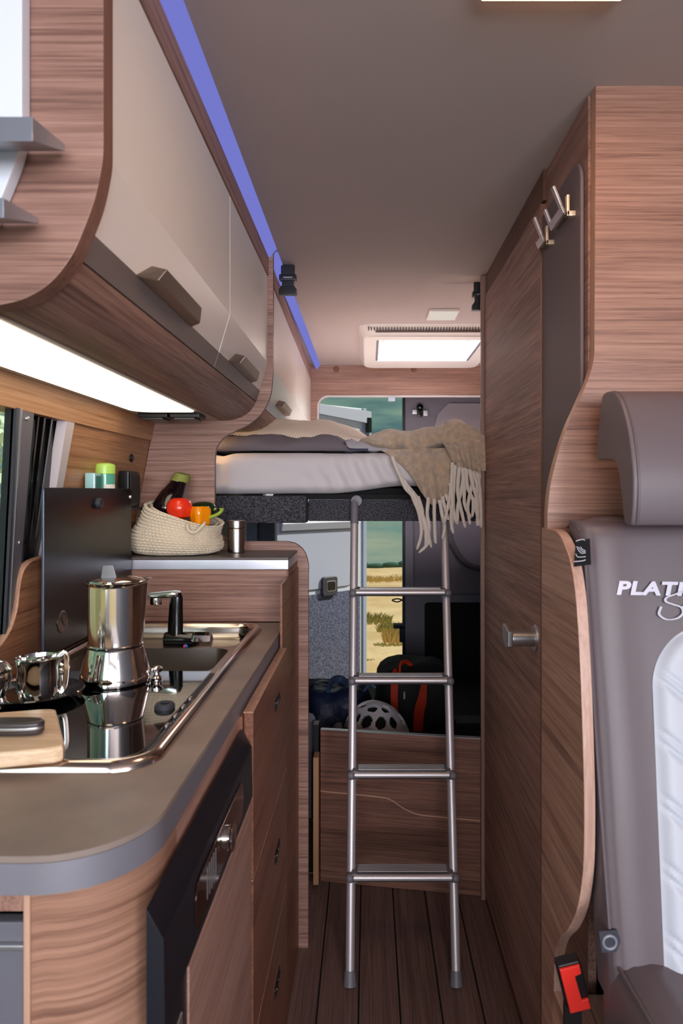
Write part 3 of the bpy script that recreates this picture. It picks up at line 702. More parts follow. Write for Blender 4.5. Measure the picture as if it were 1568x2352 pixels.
# aubergine
A = [at(372, 1200, 1.76), at(385, 1165, 1.765), at(402, 1130, 1.785), at(416, 1102, 1.80)]
eg = thing('aubergine', 'dark glossy aubergine leaning out of the basket against the divider', 'aubergine', A[0])
rr = [(0, .010), (.12, .030), (.3, .038), (.55, .034), (.8, .0245), (.95, .020), (1, .012)]
def interp(tab, t):
    for (a, b), (c, d) in zip(tab, tab[1:]):
        if t <= c: return b+(d-b)*(t-a)/(c-a)
    return tab[-1][1]
G().tube(A, lambda t: interp(rr, t), 28, smooth=10).build('fruit', mat('aubergine_skin', (20, 10, 16), .12, coat=.6), eg, angle=80)
B = [at(408, 1114, 1.793), at(415, 1101, 1.80), at(419, 1092, 1.803), at(420, 1088, 1.803)]
G().tube(B, lambda t: .0235-.003*t if t < .8 else .019, 18, smooth=5).build('calyx', mat('calyx_green', (130, 138, 66), .6), eg)
# orange pepper
p = at(460, 1181, 1.72)
pp = thing('pepper', 'orange pepper beside the tomato in the basket', 'pepper', p)
def pw(v, t): return Vector((v.x*(1+.09*math.cos(4*t)), v.y*(1+.09*math.cos(4*t)), v.z))
G().lathe([(.0001, -.032), (.014, -.033), (.022, -.025), (.025, 0), (.0245, .012), (.019, .0195), (.009, .019), (.0001, .015)], p, 'z', 48, warp=pw).build('flesh', mat('pepper_orange', (238, 140, 8), .18, coat=.4), pp)
G().tube([p+Vector((.004, 0, .014)), p+Vector((.006, -.002, .02))], .003, 8).build('stem', mat('stem_green', (90, 120, 50)), pp)
# green chilli and courgette
g = G(); P = [at(468, 1192, 1.72), at(485, 1187, 1.715), at(500, 1181, 1.71), at(508, 1174, 1.71), at(509, 1167, 1.71)]
tag(g.tube(P, lambda t: .0042 if t < .75 else .0042+.010*(t-.75), 12, smooth=6).build('green_stalk', mat('chilli_green', (150, 176, 60), .4)), 'pale green vegetable stalk hanging over the basket rim', 'vegetable')
cg = thing('courgette', 'dark green courgette lying behind the orange pepper', 'courgette', at(475, 1172, 1.77))
G().tube([at(435, 1180, 1.80), at(455, 1172, 1.79), at(475, 1171, 1.775), at(492, 1177, 1.765)], lambda t: .0215*math.sqrt(max(.03, 1-(2*t-1)**4)), 20, smooth=6).build('fruit', mat('courgette_green', (26, 44, 22), .3), cg)
G().tube([at(489, 1173, 1.765), at(495, 1168, 1.763)], .003, 8).build('stem', mat('chilli_green', (150, 176, 60)), cg)
# steel shaker
p = Vector((-.346, 1.80, LZ))
sh = thing('spice_shaker', 'brushed steel spice shaker beside the basket on the ledge', 'shaker', p)
G().lathe([(.0225, 0), (.0238, .001), (.0238, .060), (.022, .063)], p, 'z', 40).build('body', steel, sh)
G().lathe([(.022, .0635), (.0242, .065), (.0242, .080), (.0235, .083), (.018, .084), (.0001, .084)], p, 'z', 40).build('cap', steel, sh)

# toiletries holder on the side wall behind the lid
cd = thing('wall_caddy', 'dark wall holder above the sink lid, fixed to the side wall', 'holder', (-.6, 1.6, 1.2))
G().box(-.622, -.577, 1.45, 1.745, 1.205, 1.212).build('shelf', black, cd)
G().box(-.606, -.580, 1.655, 1.735, 1.212, 1.302, bev=.004).build('pouch', black, cd)
G().box(-.579, -.577, 1.66, 1.73, 1.222, 1.292, bev=.001).build('pouch_flap', mat('pouch_grey', (44, 40, 44), .6), cd)
jx, jy = -.5985, 1.553
jr = thing('green_jar', 'green plastic tub with a white label in the wall holder', 'jar', (jx, jy, 1.2125))
G().lathe([(.0215, 0), (.0225, .002), (.0225, .078)], (jx, jy, 1.2125), 'z', 36).build('body', mat('teal_plastic', (84, 158, 136), .25, coat=.3), jr)
G().lathe([(.0228, .0785), (.0228, .096), (.021, .100), (.012, .1035), (.0001, .104)], (jx, jy, 1.2125), 'z', 36).build('lid', mat('lime_plastic', (172, 212, 96), .3), jr)
g = G(); g.grid(lambda u, v: Vector((jx+.0229*math.cos(R(-75+75*u)), jy+.0229*math.sin(R(-75+75*u)), 1.222+.045*v)), 14, 2); g.build('paper_label', mat('paper', (222, 216, 206), .8), jr)
bt = thing('clear_bottle', 'clear square bottle with teal content left of the green tub', 'bottle', (-.6, 1.49, 1.2125))
G().box(-.613, -.590, 1.475, 1.512, 1.2125, 1.292, bev=.004).build('glass', mat('clear_bottle', (150, 200, 200), .05, spec=.8, coat=1), bt)
G().box(-.5895, -.589, 1.48, 1.507, 1.222, 1.285).build('content_label', mat('teal_dark', (46, 110, 104), .4), bt)
# ================================================================== RIGHT SIDE
# bathroom cabin: door panel with handle, post, top trim
bc = thing('bathroom_door', 'tall wooden bathroom door with a silver knob on the right of the aisle', 'door', (.37, 1.75, 0))
G().prism([(1.412, .03), (2.088, .03), (2.088, 1.846), (1.412, 1.846)], 'x', .356, .372, bev=.001, side=1).build('door_leaf', [wyd, wbrown], bc)
hy, hz = 1.452, .939
rs = G().lathe([(.0001, -.004), (.026, -.004), (.029, 0)], (.356, hy, hz), 'x', 36).build('rosette', silver, bc)
G().lathe([(.0165, -.052), (.0175, -.050), (.0175, -.004), (.019, -.003)], (.356, hy, hz), 'x', 30).build('knob_stem', silver, bc)
g = G(); g.prism(t2([(hy-.020, hz+.018), (hy+.030, hz+.026), (hy+.036, hz+.016), (hy+.026, hz-.010), (hy-.0, hz-.020), (hy-.018, hz-.014)], 4), 'x', .292, .305, bev=.004, seg=3); g.build('lever', silver, bc)
cb = thing('bathroom_cabin', 'wooden bathroom cabin walls with a narrow corner post at the bed', 'cabin', (.4, 2.0, 0))
G().box(.346, .362, 2.090, 2.108, 0, 1.913, bev=.002).build('post', wood('veneer_post', 'z', dark=(120, 90, 80), mid=(148, 114, 102), lite=(168, 134, 120)), cb)
G().box(.362, 1.04, 2.092, 2.108, 0, 1.913).build('rear_wall', wyd, cb)
G().box(.360, .374, 1.404, 2.089, 1.850, 1.914, bev=.001).build('top_trim', wood('veneer_dark_trim', 'y', dark=(70, 44, 34), mid=(96, 62, 48), lite=(110, 74, 58)), cb)
G().box(.358, .374, 1.404, 2.089, 0, .026, bev=.001).build('plinth', wood('veneer_dark_trim', 'y', dark=(70, 44, 34), mid=(96, 62, 48), lite=(110, 74, 58)), cb)
# tall cabinet next to the bench: padded side, hooks, shaped front panel
tc_ = thing('tall_cabinet', 'tall wooden cabinet with a taupe padded side behind the bench', 'cabinet', (.5, 1.2, 0))
G().box(.368, .382, 1.142, 1.470, 0, 1.914, bev=.001).build('side_panel', wy_, tc_)
G().prism(rrect(1.158, 1.468, .95, 1.822, (0, .040, .04, 0), 6), 'x', .3600, .3675, bev=.005, seg=3).build('padding', pad_m, tc_)
fp = [(1.05, 1.93), (.3725, 1.93), (.3705, 1.50)]+t2([(.3705, 1.50), (.3695, 1.47), (.362, 1.44), (.345, 1.40), (.325, 1.355), (.310, 1.31), (.2985, 1.262), (.2935, 1.215)], 5)+[(.2935, 1.02), (1.05, 1.02)]
G().prism(fp, 'y', 1.118, 1.140, bev=.001, side=1).build('front_panel', [wood('veneer_tall_front', 'x', dark=(104, 72, 60), mid=(146, 107, 91), lite=(170, 130, 112), seed=6.1), wedge], tc_)
# coat hooks
def hook(y, z, lab, y1):
    t = thing('coat_hook', lab, 'hook', (.3615, y, z), 'coat hooks on the padded panel')
    G().box(.350, .3615, y+.004, y1-.01, z-.012, z+.001, bev=.0015).build('base', handle_m, t)
    g = G(); rt = Matrix.Rotation(R(-22), 3, 'Y'); pv = (.349, y, z-.006)
    g.box(.346, .351, y, y1, z-.010, z+.004, bev=.0008, rot=rt, piv=pv)
    g.box(.346, .351, y, y+.013, z+.004, z+.042, bev=.0008, rot=rt, piv=pv)
    if y1-y > .06: g.box(.346, .351, y1-.012, y1, z+.004, z+.030, bev=.0008, rot=rt, piv=pv)
    g.build('prongs', silver, t)
    g = G(); g.box(.345, .3615, y-.030, y-.019, z-.027, z-.018, bev=.0012); g.box(.345, .350, y-.030, y-.019, z-.027, z+.010, bev=.0012)
    g.build('small_prong', mat('gold_lit_nickel', (226, 204, 176), .35, .6), t)  # golden light on the small prong is put into its colour
    return t
hook(1.215, 1.757, 'silver coat hook with raised prongs on the padded panel, the nearer one', 1.300)
hook(1.352, 1.757, 'silver coat hook on the padded panel, half hidden at its far edge', 1.398)

st = thing('bench', 'taupe leather bench seat with pale quilted centre and curved wooden side panel', 'bench', (.6, .9, 0))
# bench: wooden side panel, base, seat
prof = t2([(1.117, 1.190), (1.075, 1.190), (1.045, 1.184), (1.018, 1.170), (.990, 1.148), (.970, 1.115), (.955, 1.065), (.942, .99), (.934, .92), (.928, .85), (.927, .79), (.932, .733), (.955, .670), (.998, .612), (1.040, .572), (1.066, .535), (1.076, .497), (1.078, .462)], 5)
poly = prof+[(1.078, .462), (.50, .462), (.50, .0), (1.155, .0), (1.155, 1.190)]
G().prism(poly, 'x', .293, .309, bev=.002, side=1).build('side_panel', [wood('veneer_bench_side', 'y', dark=(114, 80, 68), mid=(164, 122, 104), lite=(190, 148, 128), seed=11.1), wood('veneer_bench_edge', 'z', dark=(168, 130, 114), mid=(186, 148, 132), lite=(200, 164, 148), scale=1)], st)
G().box(.3095, .98, .50, 1.10, .0, .44).build('bench_base', wy_, st)

def yf(z): return .872+(z-.60)*.215     # front face of the backrest, leaning back
def backrest():
    g = G()
    def fn(u, v):
        # u around the section (x), v up
        z = .585+.640*v
        W0, W1 = .3135, .99
        pts = [(W0+.008, .078), (W0, .066), (W0, .03), (W0+.001, .016), (W0+.006, .005), (W0+.018, -.001)]
        m = 14
        if u < .3:
            k = u/.3*(len(pts)-1); i = min(int(k), len(pts)-2); f = k-i
            x = pts[i][0]*(1-f)+pts[i+1][0]*f; d = pts[i][1]*(1-f)+pts[i+1][1]*f
        else:
            f = (u-.3)/.7; x = W0+.018+(W1-W0-.018)*f
            bolster = -.004*math.exp(-((x-.350)/.02)**2)
            d = -.001+bolster
        top = max(0, (v-.93)/.07); zz = z - .018*top*top*(1 if d < .03 else 1.5)
        dd = d + .030*top**3 if d < .05 else d
        return Vector((x+.002*nz(z*6, x*9, 1), yf(zz)+dd+.0016*nz(x*7, zz*7, 3), zz))
    g.grid(fn, 64, 46)
    # top cap
    g.grid(lambda u, v: Vector((.3125+(.99-.3125)*u, yf(1.21)+.010+(.066)*v, 1.189+.024*math.sin(math.pi*(.12+.88*v)/1.1)*min(1, (u*25+.25))**.5)), 20, 6)
    return g
br = backrest().build('backrest', leather, st, angle=70)
g = G(); g.tube([(.3165, yf(z)+.006+.003*math.sin(z*9), z) for z in [.655+.03*i for i in range(18)]], .003, 8, smooth=3)
g.build('piping', mat('seam_taupe', (92, 80, 84), .5), br)
# quilted insert
def insert():
    g = G(); x0, x1, z0, z1 = .400, .720, .60, 1.062
    def fn(u, v):
        z = z0+(z1-z0)*v; r = .085; inset = 0
        if z > z1-r:
            q = (z-(z1-r))/r; inset = r*(1-math.sqrt(max(0, 1-q*q)))
        inset += .006*(1-v)*0
        a, b = x0+inset-.021*(1-v), x1-inset+.02*(1-v)
        x = a+(b-a)*u
        s = (z*.085**-1+(x)*9.5) % 1.0
        seam = math.exp(-((s-.5)/.045)**2)+.8*math.exp(-((s-.68)/.035)**2)
        e = min(u, 1-u)*(b-a); ed = math.exp(-(e/.010)**2)+math.exp(-((z1-z)/.012)**2)
        d = -.0135+.0065*seam*(1-min(1, ed))+.0115*min(1, ed)
        return Vector((x, yf(z)+d, z))
    g.grid(fn, 90, 150); return g
insert().build('quilted_insert', leather_l, br, angle=80, recalc=False)
# embroidery
def text(s, size, x, y, z, m, parent, name, shear=.2, off=.0006, space=1.0, tilt=0, wide=1.0):
    cu = bpy.data.curves.new(name, 'FONT'); cu.body = s; cu.size = size; cu.extrude = .0004; cu.offset = off; cu.shear = shear; cu.space_character = space
    o = bpy.data.objects.new(name, cu); COL.objects.link(o)
    dg = bpy.context.evaluated_depsgraph_get(); me = bpy.data.meshes.new_from_object(o.evaluated_get(dg)); bpy.data.objects.remove(o)
    ob = bpy.data.objects.new(name, me); COL.objects.link(ob); me.materials.clear(); me.materials.append(m)
    me.transform(Matrix.Diagonal((wide, 1, 1, 1)))
    mw = Matrix.Translation((x, y, z)) @ Matrix.Rotation(R(tilt), 4, 'Y') @ Matrix.Rotation(R(90-12), 4, 'X')
    me.transform(Matrix.Translation(-Vector(parent.get('org', (0, 0, 0)))) @ mw)
    ob.parent = parent; return ob
thread = mat('silver_thread', (206, 200, 214), .4)
text('PLATINUM', .0258, .3535, yf(1.108)-.0075, 1.1045, thread, br, 'embroidery', off=.0011, space=1.09, tilt=1, wide=1.36)
g = G()
for dx in (0, .0016):
    P = [(.4415+dx, 1.103), (.436+dx, 1.108), (.428+dx, 1.105), (.4175+dx, 1.101), (.4165+dx, 1.096), (.425+dx, 1.0925), (.4335+dx, 1.089), (.4345+dx, 1.082), (.427+dx, 1.076), (.415+dx, 1.075), (.4075+dx, 1.081), (.4105+dx, 1.090)]
    g.tube([(x*1.25-.098, yf(z)-.0075, (z-1.09)*1.15+1.087) for x, z in P], .0009, 6, smooth=6)
g.build('script_letter', thread, br)
text('election', .026, .444, yf(1.085)-.0065, 1.079, thread, br, 'embroidery', off=.0001)
# black tag with emblem
tg = thing('textile_tag', 'small black tag with a silver leaf emblem on the backrest edge', 'tag', (.31, 1.0, 1.16))
ty = .985
TP = [at(1321, 1240, ty), at(1352, 1237, ty-.02), at(1355, 1296, ty-.02), at(1316, 1301, ty)]
g = G(); vs_ = [g.bm.verts.new(p-Vector((0, .004, 0))) for p in TP]; vb_ = [g.bm.verts.new(p-Vector((0, .002, 0))) for p in TP]
g._f(vs_); g._f(vb_[::-1])
for i in range(4): g._f((vs_[i], vs_[(i+1) % 4], vb_[(i+1) % 4], vb_[i]))
g.build('fabric', mat('tag_black', (14, 12, 20), .7), tg)
def tgp(px, py): return at(px, py, ty-.0165)
g = G(); S = [(1322, 1243), (1336, 1239), (1345, 1243), (1349, 1255), (1350, 1272), (1347, 1283), (1338, 1288), (1318, 1290)]
g.tube([tgp(*q) for q in S], .0006, 6, smooth=4)
for q in ([(1324, 1255), (1328, 1264), (1336, 1271), (1345, 1270), (1346, 1277), (1340, 1279), (1326, 1279), (1322, 1272)], [(1328, 1256), (1332, 1262), (1338, 1267), (1344, 1267)], [(1333, 1256), (1336, 1261), (1341, 1264), (1344, 1264)]):
    g.tube([tgp(*c) for c in q], .0005, 6, smooth=4)
g.build('emblem', thread, tg)
# headrest
hp = t2([(1.047, 1.395), (1.062, 1.35), (1.072, 1.31), (1.065, 1.300), (1.000, 1.296), (.980, 1.283), (.968, 1.255), (.960, 1.222)], 3)+t2([(.955, 1.207), (.938, 1.204), (.927, 1.214), (.922, 1.268), (.936, 1.325), (.958, 1.365), (.985, 1.39), (1.017, 1.400), (1.040, 1.400)], 3)
G().prism(hp, 'x', .358, .700, bev=.010, seg=4).build('headrest', leather, st, angle=60)
for s_ in ():
    pass
g = G(); q = []
g.tube([(.3655, y-.003, z) for y, z in t2([(.952, 1.206), (.930, 1.212), (.9255, 1.268), (.939, 1.325), (.961, 1.364), (.988, 1.389), (1.02, 1.399)], 4)], .0022, 6); g.build('headrest_piping', mat('seam_taupe', (92, 80, 84)), st)
# seat cushion
def cushion():
    g = G()
    def fn(u, v):
        y = .40+.50*v
        pts = [(.316, -.15), (.3135, -.06), (.316, -.03), (.324, -.012), (.340, -.002), (.365, .002), (.395, -.004), (.43, -.010)]
        if u < .5:
            k = u/.5*(len(pts)-1); i = min(int(k), len(pts)-2); f = k-i
            x = pts[i][0]*(1-f)+pts[i+1][0]*f; d = pts[i][1]*(1-f)+pts[i+1][1]*f
        else: x = .43+.56*(u-.5)/.5; d = -.010
        zt = .640+.018*math.sin((1-v)*1.6)
        if v < .06: zt -= .04*(1-v/.06)**2
        return Vector((x, y+(0 if v < .99 else .01), zt+d+.003*nz(x*8, y*8, 5)))
    g.grid(fn, 60, 40); return g
cs = cushion().build('cushion', leather, st, angle=80)
g = G(); g.grid(lambda u, v: Vector(((.405+.03*v)+.30*u, .42+.445*v, .6455+.018*math.sin((1-v)*1.6)-.006*math.exp(-(min(u, 1-u)/.03)**2)-.004*math.exp(-((((v*6+u*2) % 1)-.5)/.06)**2))), 60, 90)
g.build('quilted_seat', leather_l, cs, angle=80)
g = G(); g.tube([(.330-.006*i/10, .42+.046*i, .647+.012*math.sin((1-i/10)*1.6)-.012) for i in range(11)], .0025, 8, smooth=3); g.build('seam', mat('seam_taupe', (92, 80, 84)), cs)
# small badge eyelet on the backrest
p = at(1392, 2158, .893)
ey = thing('belt_eyelet', 'small grey ring badge low on the backrest edge', 'eyelet', p)
g = G(); g.prism([(p.x-.012, p.z+.014), (p.x+.012, p.z+.016), (p.x+.022, p.z-.012), (p.x-.008, p.z-.014)], 'y', p.y-.006, p.y-.003, bev=.001); g.build('plate', mat('eyelet_dark', (52, 52, 62), .6), ey)
g = G(); g.tube([(p.x+.002+.0085*math.cos(a), p.y-.007, p.z+.001+.0085*math.sin(a)) for a in [2*math.pi*k/20 for k in range(20)]], .002, 8, closed=True); g.build('ring', mat('eyelet_grey', (120, 120, 130), .4), ey)
# seat belt buckle
bk = thing('belt_buckle', 'seat belt buckle with a red button beside the bench seat', 'buckle', (.296, .96, .52))
rb = Matrix.Rotation(R(-14), 3, 'Y')
c = at(1319, 2268, .945)
g = G(); g.box(c.x-.0165, c.x+.0165, c.y+.001, c.y+.022, c.z-.0335, c.z+.0335, bev=.004, rot=rb, piv=c); g.build('housing', black, bk)
red = mat('buckle_red', (226, 44, 34), .4)
g = G(); U = [(c.x-.0145, c.z+.031), (c.x-.0145, c.z-.031), (c.x+.0145, c.z-.031), (c.x+.0145, c.z-.017), (c.x+.005, c.z-.017), (c.x+.004, c.z+.017), (c.x+.0135, c.z+.019), (c.x+.0135, c.z+.031)]
g.prism(U, 'y', c.y-.004, c.y+.0005, bev=.0008, rot=rb, piv=c); g.build('button', red, bk)
g = G(); g.box(c.x-.010, c.x+.014, c.y+.012, c.y+.020, .44, c.z-.03); g.build('stalk', black, bk)
# ================================================================== LADDER
la = thing('bed_ladder', 'silver aluminium ladder with four treads leaning against the bed', 'ladder', (.09, 1.72, 0))
def ly(z): return 1.728+.345*z
def lxl(z): return -.046+.003*z
def lxr(z): return .2235+.012*z
alu = mat('ladder_aluminium', (206, 198, 200), .42, .6)
lgrey = mat('ladder_plastic', (112, 108, 114), .45)
for nm, fx in (('rail', lxl), ('rail', lxr)):
    zt = 1.215 if fx is lxl else 1.19
    G().tube([(fx(.02), ly(.02), .02), (fx(zt), ly(zt), zt)], .0118, 20).build(nm, alu, la)
    G().tube([(fx(z), ly(z)-.0, z) for z in (0.0, .010, .022, .032)], lambda t: .0175-.0035*t, 20).build('foot', lgrey, la)
for z in (.243, .478, .713, .952):
    yc = ly(z)-.012
    g = G(); g.box(lxl(z)+.012, lxr(z)-.012, yc-.013, yc+.034, z-.011, z+.006, bev=.003)
    g.tube([(lxl(z)+.006, yc-.014, z-.003), (lxr(z)-.006, yc-.014, z-.003)], .009, 16)
    t = g.build('tread', mat('tread_groove', (70, 66, 70), .55), la)
    g = G(); g.tube([(lxl(z)+.008, yc-.0155, z-.001), (lxr(z)-.008, yc-.0155, z-.001)], .0085, 16)
    for k in range(4): g.box(lxl(z)+.013, lxr(z)-.013, yc-.001+.0098*k, yc+.0042+.0098*k, z+.005, z+.0085)
    g.build('ribs', alu, t)
    for x in (lxl(z)+.002, lxr(z)-.002):
        sgn = 1 if x < .1 else -1
        g = G(); g.ball((x-sgn*.004, yc-.014, z-.003), .012, 16); g.box(min(x, x+sgn*.016), max(x, x+sgn*.016), yc-.018, yc+.036, z-.014, z+.010, bev=.002)
        g.build('end_cap', lgrey, t)
g = G(); zt = 1.215
g.tube([(lxl(1.15), ly(1.15), 1.15), (lxl(zt), ly(zt)-.002, zt), (lxl(zt), ly(zt)+.012, 1.226), (lxl(zt)+.0, 2.155, 1.226)], .0125, 16, smooth=4)
g.lathe([(.0001, -.02), (.017, -.018), (.019, -.004), (.019, 0)], (lxl(zt)+.006, 2.157, 1.222), 'y', 24)
g.build('hook_bracket', lgrey, la)

# ================================================================== BED
bb = thing('bed', 'raised bed platform covered in anthracite felt', 'bed', (.1, 2.8, 1.15))
G().box(-.64, -.19, 2.082, 2.17, 1.155, 1.238, bev=.003).build('locker_box', felt_dark, bb)
G().box(-.188, 1.02, 2.158, 2.175, 1.158, 1.226, bev=.002).build('front_rail', felt_dark, bb)
G().box(-.64, 1.02, 2.176, 3.55, 1.160, 1.20).build('platform', black, bb)
g = G(); g.box(-.30, 1.0, 2.150, 3.5, 1.2265, 1.244, bev=.004); g.box(-.2, 1.0, 2.19, 3.5, 1.24, 1.262)
g.build('spring_mesh', mat('black_mesh', (16, 16, 18), .8, bump=1, bscale=300, bdist=.003), bb)
# mattress
def mattress():
    g = bmesh.new(); bmesh.ops.create_cube(g, size=1)
    bmesh.ops.subdivide_edges(g, edges=g.edges[:], cuts=1)
    g.free()
    m = G(); x0, x1, y0, y1, z0, z1, r = -.635, 1.02, 2.112, 3.54, 1.2445, 1.372, .036
    sec = []
    for k in range(9): a = R(-90+90*k/8+180); sec.append((y0+r+r*math.cos(R(270-90*k/8)), z0+.012+r*0+(r)*(1+math.sin(R(270-90*k/8)))-.012))
    sec = [(y1, z0), (y0+.15, z0), (y0+.06, z0)]+sec+[(y0+r+r*math.cos(R(180-90*k/8)), z1-r+r*math.sin(R(180-90*k/8))) for k in range(9)]+[(y0+.1, z1+.002), (y0+.4, z1+.004), (y1, z1)]
    # finer samples on the front face
    fine = []
    for (a, b) in zip(sec, sec[1:]):
        n = max(1, int(math.hypot(b[0]-a[0], b[1]-a[1])/.008)) if a[0] < y0+.15 else 6
        for k in range(n): fine.append((a[0]+(b[0]-a[0])*k/n, a[1]+(b[1]-a[1])*k/n))
    fine.append(sec[-1]); nv = len(fine)
    def fn(u, v):
        x = x0+(x1-x0)*u; y, z = fine[round(v*(nv-1))]
        h = (z-z0)/(z1-z0)
        wr = 0
        if y < y0+.12:
            fold = math.exp(-((x+.02)/.13)**2)
            wr = .008*fold*math.sin((x*1.0+h*.055)*115+2*nz(x*5, h*2, 1))*(.3+.7*math.sin(math.pi*min(1, max(0, h))))
            wr += .004*nz(x*9+h*1.2, h*2.5, 2)+.003*math.exp(-((h-.12-.15*abs(nz(x*3, 4, 1)))/.06)**2)
        ends = math.exp(-((x+.46)/.02)**2)*.012
        lift = .012*math.exp(-((x-.12)/.16)**2)*(1-h) + .012*max(0, min(1, (x+.1)/.2))*(1-h)
        return Vector((x, y-wr+ends, z+lift+.002*nz(x*6, y*6, 9)+(-.008*math.exp(-((x+.46)/.03)**2) if h > .8 else 0)))
    m.grid(fn, 260, nv); return m
tag(mattress().build('mattress', sheet_m, angle=180), 'thick mattress in a white fitted sheet on the raised bed', 'mattress')
# bedding: grey pillow below, cream pillow above, folded quilt
def cushion_shape(x0, x1, y0, y1, z0, zt, m, name, lab, cat, seed, sag=.0, n=60, edgew=.14, lump=.012, tiltx=0):
    g = G()
    def top(u, v):
        e = min(u, 1-u, 1)*1; f = min(v, 1-v)
        a = min(1, e/edgew); b = min(1, f/edgew)
        k = (math.sin(a*math.pi/2)*math.sin(b*math.pi/2))**.6
        x = x0+(x1-x0)*u+.012*nz(v*4, seed, 1); y = y0+(y1-y0)*v+.016*nz(u*5, seed, 2)
        zz = z0+.004+(zt(u, v)-z0)*k+lump*nz(u*6+seed, v*5, 1)*k+.006*nz(u*16, v*12, seed)*k
        return Vector((x, y, zz+tiltx*(u-.5)))
    def bot(u, v):
        p = top(u, v); e = min(u, 1-u, v, 1-v); p.z = min(p.z-.0005, z0+.004+.012*nz(u*5, 2, seed)*min(1, e*8)+tiltx*(u-.5)); return p
    g.grid(top, n, 36); g.grid(bot, n, 36)
    bmesh.ops.remove_doubles(g.bm, verts=g.bm.verts[:], dist=.0006)
    o = g.build(name, m, angle=180); tag(o, lab, cat); return o
MT = 1.376
cushion_shape(-.62, -.05, 2.14, 2.52, MT, lambda u, v: MT+.052, grey_cl, 'pillow', 'grey pillow lying flat at the front of the mattress', 'pillow', 3, lump=.026)
pc = cushion_shape(-.60, .02, 2.19, 2.75, MT+.030, lambda u, v: MT+.132-.025*u, pillow_m, 'pillow', 'large cream pillow with fine stripes lying on the grey pillow', 'pillow', 8, lump=.016, edgew=.3)
cushion_shape(-.12, .08, 2.15, 2.42, MT, lambda u, v: MT+.036, mat('blue_grey_stripe', (172, 166, 172), .85), 'folded_duvet', 'folded white duvet with a dark blue hem, under the wool throw', 'duvet', 12)
g = G(); g.tube([(-.075, 2.155, MT+.030), (-.07, 2.150, MT+.014), (-.05, 2.147, MT+.008), (.0, 2.146, MT+.007)], .0035, 8, smooth=5)
tag(g.build('duvet_hem', mat('navy_hem', (58, 60, 84), .8)), 'dark blue hem of the folded duvet', 'hem')
# wool throw
th = thing('wool_throw', 'beige fringed wool throw bunched over the right end of the bed', 'throw', (.2, 2.15, 1.37))
def roll(u, v):
    X0, X1 = -.022, .40
    x = X0+(X1-X0)*u
    rz = .034*(min(1, u/.10)**.5)*(1+.35*math.sin(u*5.2-1.0)+.25*nz(u*5, 1, 1)); ry = .085*(min(1, u/.08)**.5)*(1+.2*nz(u*4, 5, 5))
    a = 2*math.pi*v
    zc = MT+.033+.022*math.exp(-((u-.75)/.22)**2)+.006*math.sin(u*11)
    bulge = 1+.10*math.sin(u*24+3*math.sin(a)+2*nz(u*4, 2, 2))+.16*nz(u*7+2, math.cos(a)*1.5, math.sin(a)*1.5)+.05*nz(u*30, math.cos(a)*5, math.sin(a)*5)
    return Vector((x, 2.205+ry*math.cos(a)*bulge, zc+rz*math.sin(a)*bulge))
g = G(); g.grid(lambda v, u: roll(u, v), 48, 130, True)
g.build('fold', throw_m, th, angle=180)
# second fold going down over the right corner
def roll2(u, v):
    c = [Vector((.235, 2.13, 1.44)), Vector((.30, 2.105, 1.425)), Vector((.335, 2.095, 1.395)), Vector((.352, 2.090, 1.350)), Vector((.358, 2.088, 1.315))]
    k = u*(len(c)-1); i = min(int(k), len(c)-2); f = k-i; p = c[i].lerp(c[i+1], f); a = 2*math.pi*v
    w_ = [.038, .045, .040, .030, .016][i]*(1-f)+[.038, .045, .040, .030, .016][i+1]*f
    bl = 1+.15*nz(u*5, math.cos(a), math.sin(a))
    d = (c[i+1]-c[i]).normalized(); nrm = Vector((-d.z, 0, d.x))
    return p+nrm*w_*math.cos(a)*bl*.9+Vector((0, 1, 0))*.022*math.sin(a)*bl
g = G(); g.grid(lambda v, u: roll2(u, v), 32, 60, True); g.build('fold', throw_m, th, angle=180)
# hanging part
DY = 2.088
def drape(px0, px1, top, bot, yofs=0, th_=.006, seed=1):
    g = G()
    def fn(u, v, s=0):
        x = px0(v)+(px1(v)-px0(v))*u; yt, yb = top(u), bot(u)
        y = yt+(yb-yt)*v; p = at(x, y, DY+yofs)
        p.y += (.006+.010*v)*math.sin(u*19+v*1.4+seed+2*nz(u*3, v, seed))+.006*nz(u*8, v*4, seed)+.03*math.exp(-(v/.12)**2)+s
        return p
    g.grid(lambda u, v: fn(u, v), 60, 40); g.grid(lambda u, v: fn(u, v, th_), 60, 40)
    bmesh.ops.remove_doubles(g.bm, verts=g.bm.verts[:], dist=.0003)
    # close the border
    return g
g = drape(lambda v: 872+78*v**.8, lambda v: 1060-8*v, lambda u: 1032-6*u, lambda u: interp([(0, 1096), (.15, 1130), (.4, 1160), (.7, 1152), (1, 1125)], u), .006)
g.build('hanging_part', throw_m, th, angle=180)
g = drape(lambda v: 1015+25*v, lambda v: 1096+8*v, lambda u: 1012-4*u, lambda u: interp([(0, 1070), (.4, 1080), (1, 1098)], u), -.008, seed=4)
g.build('hanging_part', throw_m, th, angle=180)
random.seed(11)
